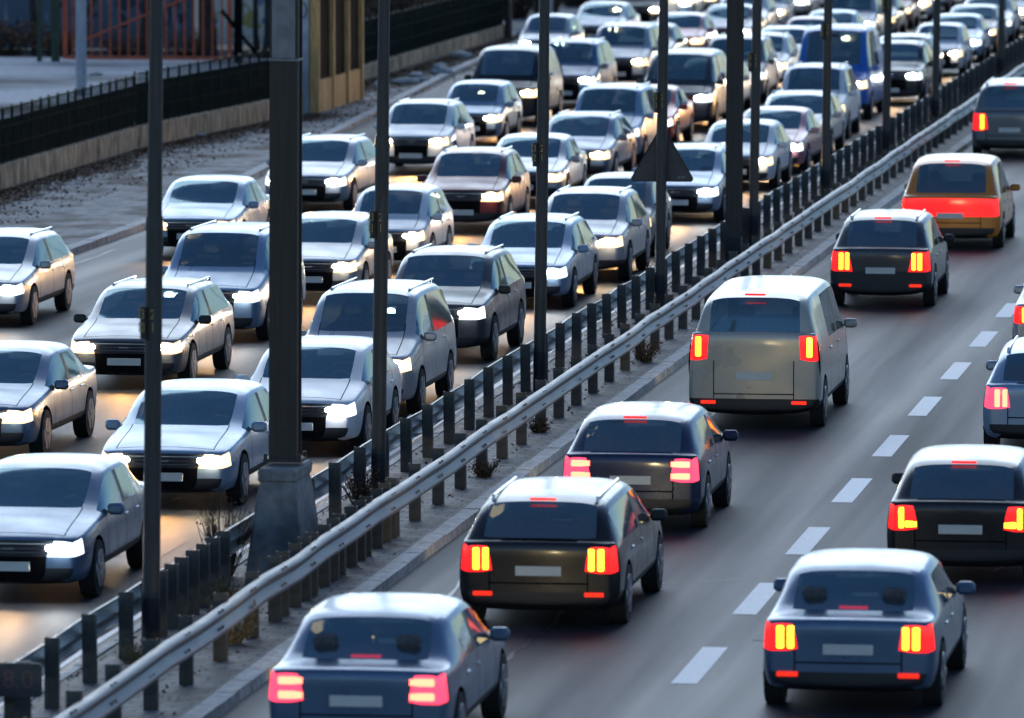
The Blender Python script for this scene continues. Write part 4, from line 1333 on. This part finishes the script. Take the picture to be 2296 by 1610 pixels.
WEEDS = [(-13.45, 113.2, .42, .5, 'brown leafy weed clump at the guardrail foot beside the van', 'leaf'),
         (-13.75, 77.2, .5, .7, 'straw-coloured grass clump under the front guardrail near the closest car', 'straw'),
         (-14.2, 79.6, .55, .6, 'dry weed clump between the guardrails by the closest lamp post', 'straw'),
         (-14.3, 75.0, .35, .6, 'low dry grass clump between the guardrails near the kilometre sign', 'straw'),
         (-14.6, 91.6, .6, .6, 'twiggy weed beside the lamp post right of the plinth', 'twig'),
         (-13.5, 95.2, .3, .4, 'small brown weed at the front guardrail past the second lamp post', 'leaf'),
         (-13.6, 101.5, .25, .4, 'tiny brown weed at the front guardrail before the third lamp post', 'leaf'),
         (-14.95, 83.5, 1.0, .6, 'tall thin dry weed behind the rear guardrail beside the plinth', 'twig'),
         (-13.5, 128.0, .3, .4, 'small brown weed at the front guardrail past the triangular sign', 'leaf')]
for x, y, h, w_, lab, lm in WEEDS:
    shrub(x, y, h, w_, lab, name='weed', mat='twig' if lm != 'straw' else 'straw', leafm='leaf' if lm != 'straw' else 'straw', n=110, group='dry weeds growing in the median', cat='weed')

pts_in, pts_out = [], []
yy = 121.0
while yy < 186.5:
    sh = max(0, yy - 171) * .078
    pts_in.append((-32.6 + sh, yy)); pts_out.append((-31.75 + sh + .45 * math.sin(yy * .55) + random.uniform(-.25, .25), yy)); yy += .7
bm = bmesh.new()
va = [bm.verts.new((x, y, .106)) for x, y in pts_in]; vb = [bm.verts.new((x, y, .106)) for x, y in pts_out]
for k in range(len(va) - 1): bm.faces.new((va[k], vb[k], vb[k + 1], va[k + 1]))
link('leafy_soil', mesh_from(bm, 'leafy_soil', noisy('dark_leaf_soil', (.018, .011, .007), (.07, .04, .022), 9, .9, bump=.8)))['kind'] = 'structure'
pts_in, pts_out = [], []
yy = 196.0
while yy < 250:
    pts_in.append((-32.7, yy)); pts_out.append((-31.6 + .4 * math.sin(yy * .5) + random.uniform(-.25, .25) + (.6 if yy < 215 else -.1), yy)); yy += .7
bm = bmesh.new()
va = [bm.verts.new((x, y, .106)) for x, y in pts_in]; vb = [bm.verts.new((x, y, .106)) for x, y in pts_out]
for k in range(len(va) - 1): bm.faces.new((va[k], vb[k], vb[k + 1], va[k + 1]))
link('leafy_soil', mesh_from(bm, 'leafy_soil', bpy.data.materials['dark_leaf_soil']))['kind'] = 'structure'
# leaf litter and dirt along the wall and in the median
bm = bmesh.new()
def leaf(x, y, z, s):
    e = Euler((random.gauss(0, .5), random.gauss(0, .5), random.uniform(0, 6))).to_matrix()
    c = Vector((x, y, z + s * .4))
    add_quad(bm, [c + e @ Vector(v) * s for v in ((-1, -.6, 0), (1, -.6, 0), (.9, .6, 0), (-.9, .6, 0))])
for k in range(17000):
    y = random.uniform(135, 237)
    x = -32.5 + abs(random.gauss(0, .55))
    if random.random() < .2: x = -32.4 + random.random() * 2.5
    if y < 187: x += max(0, y - 171) * .078
    if 187 < y < 196 and x < -30.9: continue
    leaf(x, y, .1, random.uniform(.015, .042))
for k in range(1500):
    leaf(random.choice((-13.62, -14.5, -14.9)) + random.gauss(0, .06), random.uniform(66, 190), .1, random.uniform(.012, .03))
tag(link('leaf_litter', mesh_from(bm, 'leaf_litter', M['leaf'])), 'brown dead leaves drifted against the low wall', 'leaves', kind='stuff')

bm = bmesh.new()  # pale flakes imitate patches of bright sheen on the median paving
for k in range(420):
    leaf(random.choice((-13.4, -14.0, -14.3, -14.85, -13.7)) + random.gauss(0, .12), random.uniform(66, 170), .1, random.uniform(.008, .03))
for k in range(160):
    leaf(-31.8 + random.gauss(0, .7), random.uniform(130, 236), .11, random.uniform(.02, .05))
tag(link('litter', mesh_from(bm, 'litter', M['stone'])), 'pale scraps put in for patches of bright sheen on the median paving', 'litter', kind='stuff')

def stone(x, y, s, label):
    bm = bmesh.new()
    bmesh.ops.create_icosphere(bm, subdivisions=2, radius=1)
    for v in bm.verts:
        v.co = Vector((v.co.x * s[0], v.co.y * s[1], v.co.z * s[2])) * (1 + random.uniform(-.16, .16))
    o = link('rubble_stone', mesh_from(bm, 'rubble_stone', M['stone']), None, (x, y, .1 + s[2] * .6), (0, 0, random.uniform(0, 6)))
    tag(o, label, 'rubble', 'pale rubble pieces on the leafy verge')
for i, (x, y, a) in enumerate([(-31.6, 202.0, .3), (-31.1, 203.4, .38), (-30.9, 205.2, .25), (-31.4, 207.5, .3), (-31.0, 209.8, .42), (-31.6, 213.5, .3), (-31.9, 220.0, .45), (-31.3, 200.4, .28)]):
    stone(x, y, (a, a * .7, a * .35), 'pale rubble piece on the verge beyond the hut, %s along the kerb' % ordinal(i + 1))
for i, (x, y, a) in enumerate([(-28.6, 139.5, .16), (-32.1, 176.3, .13), (-40.9, 207.3, .2)]):
    stone(x, y, (a, a, a * .4), ['dark small rubbish lump on the dusty verge near the kerb', 'small pale stone at the fence gap', 'white scrap lying on the gravel before the orange gate'][i])
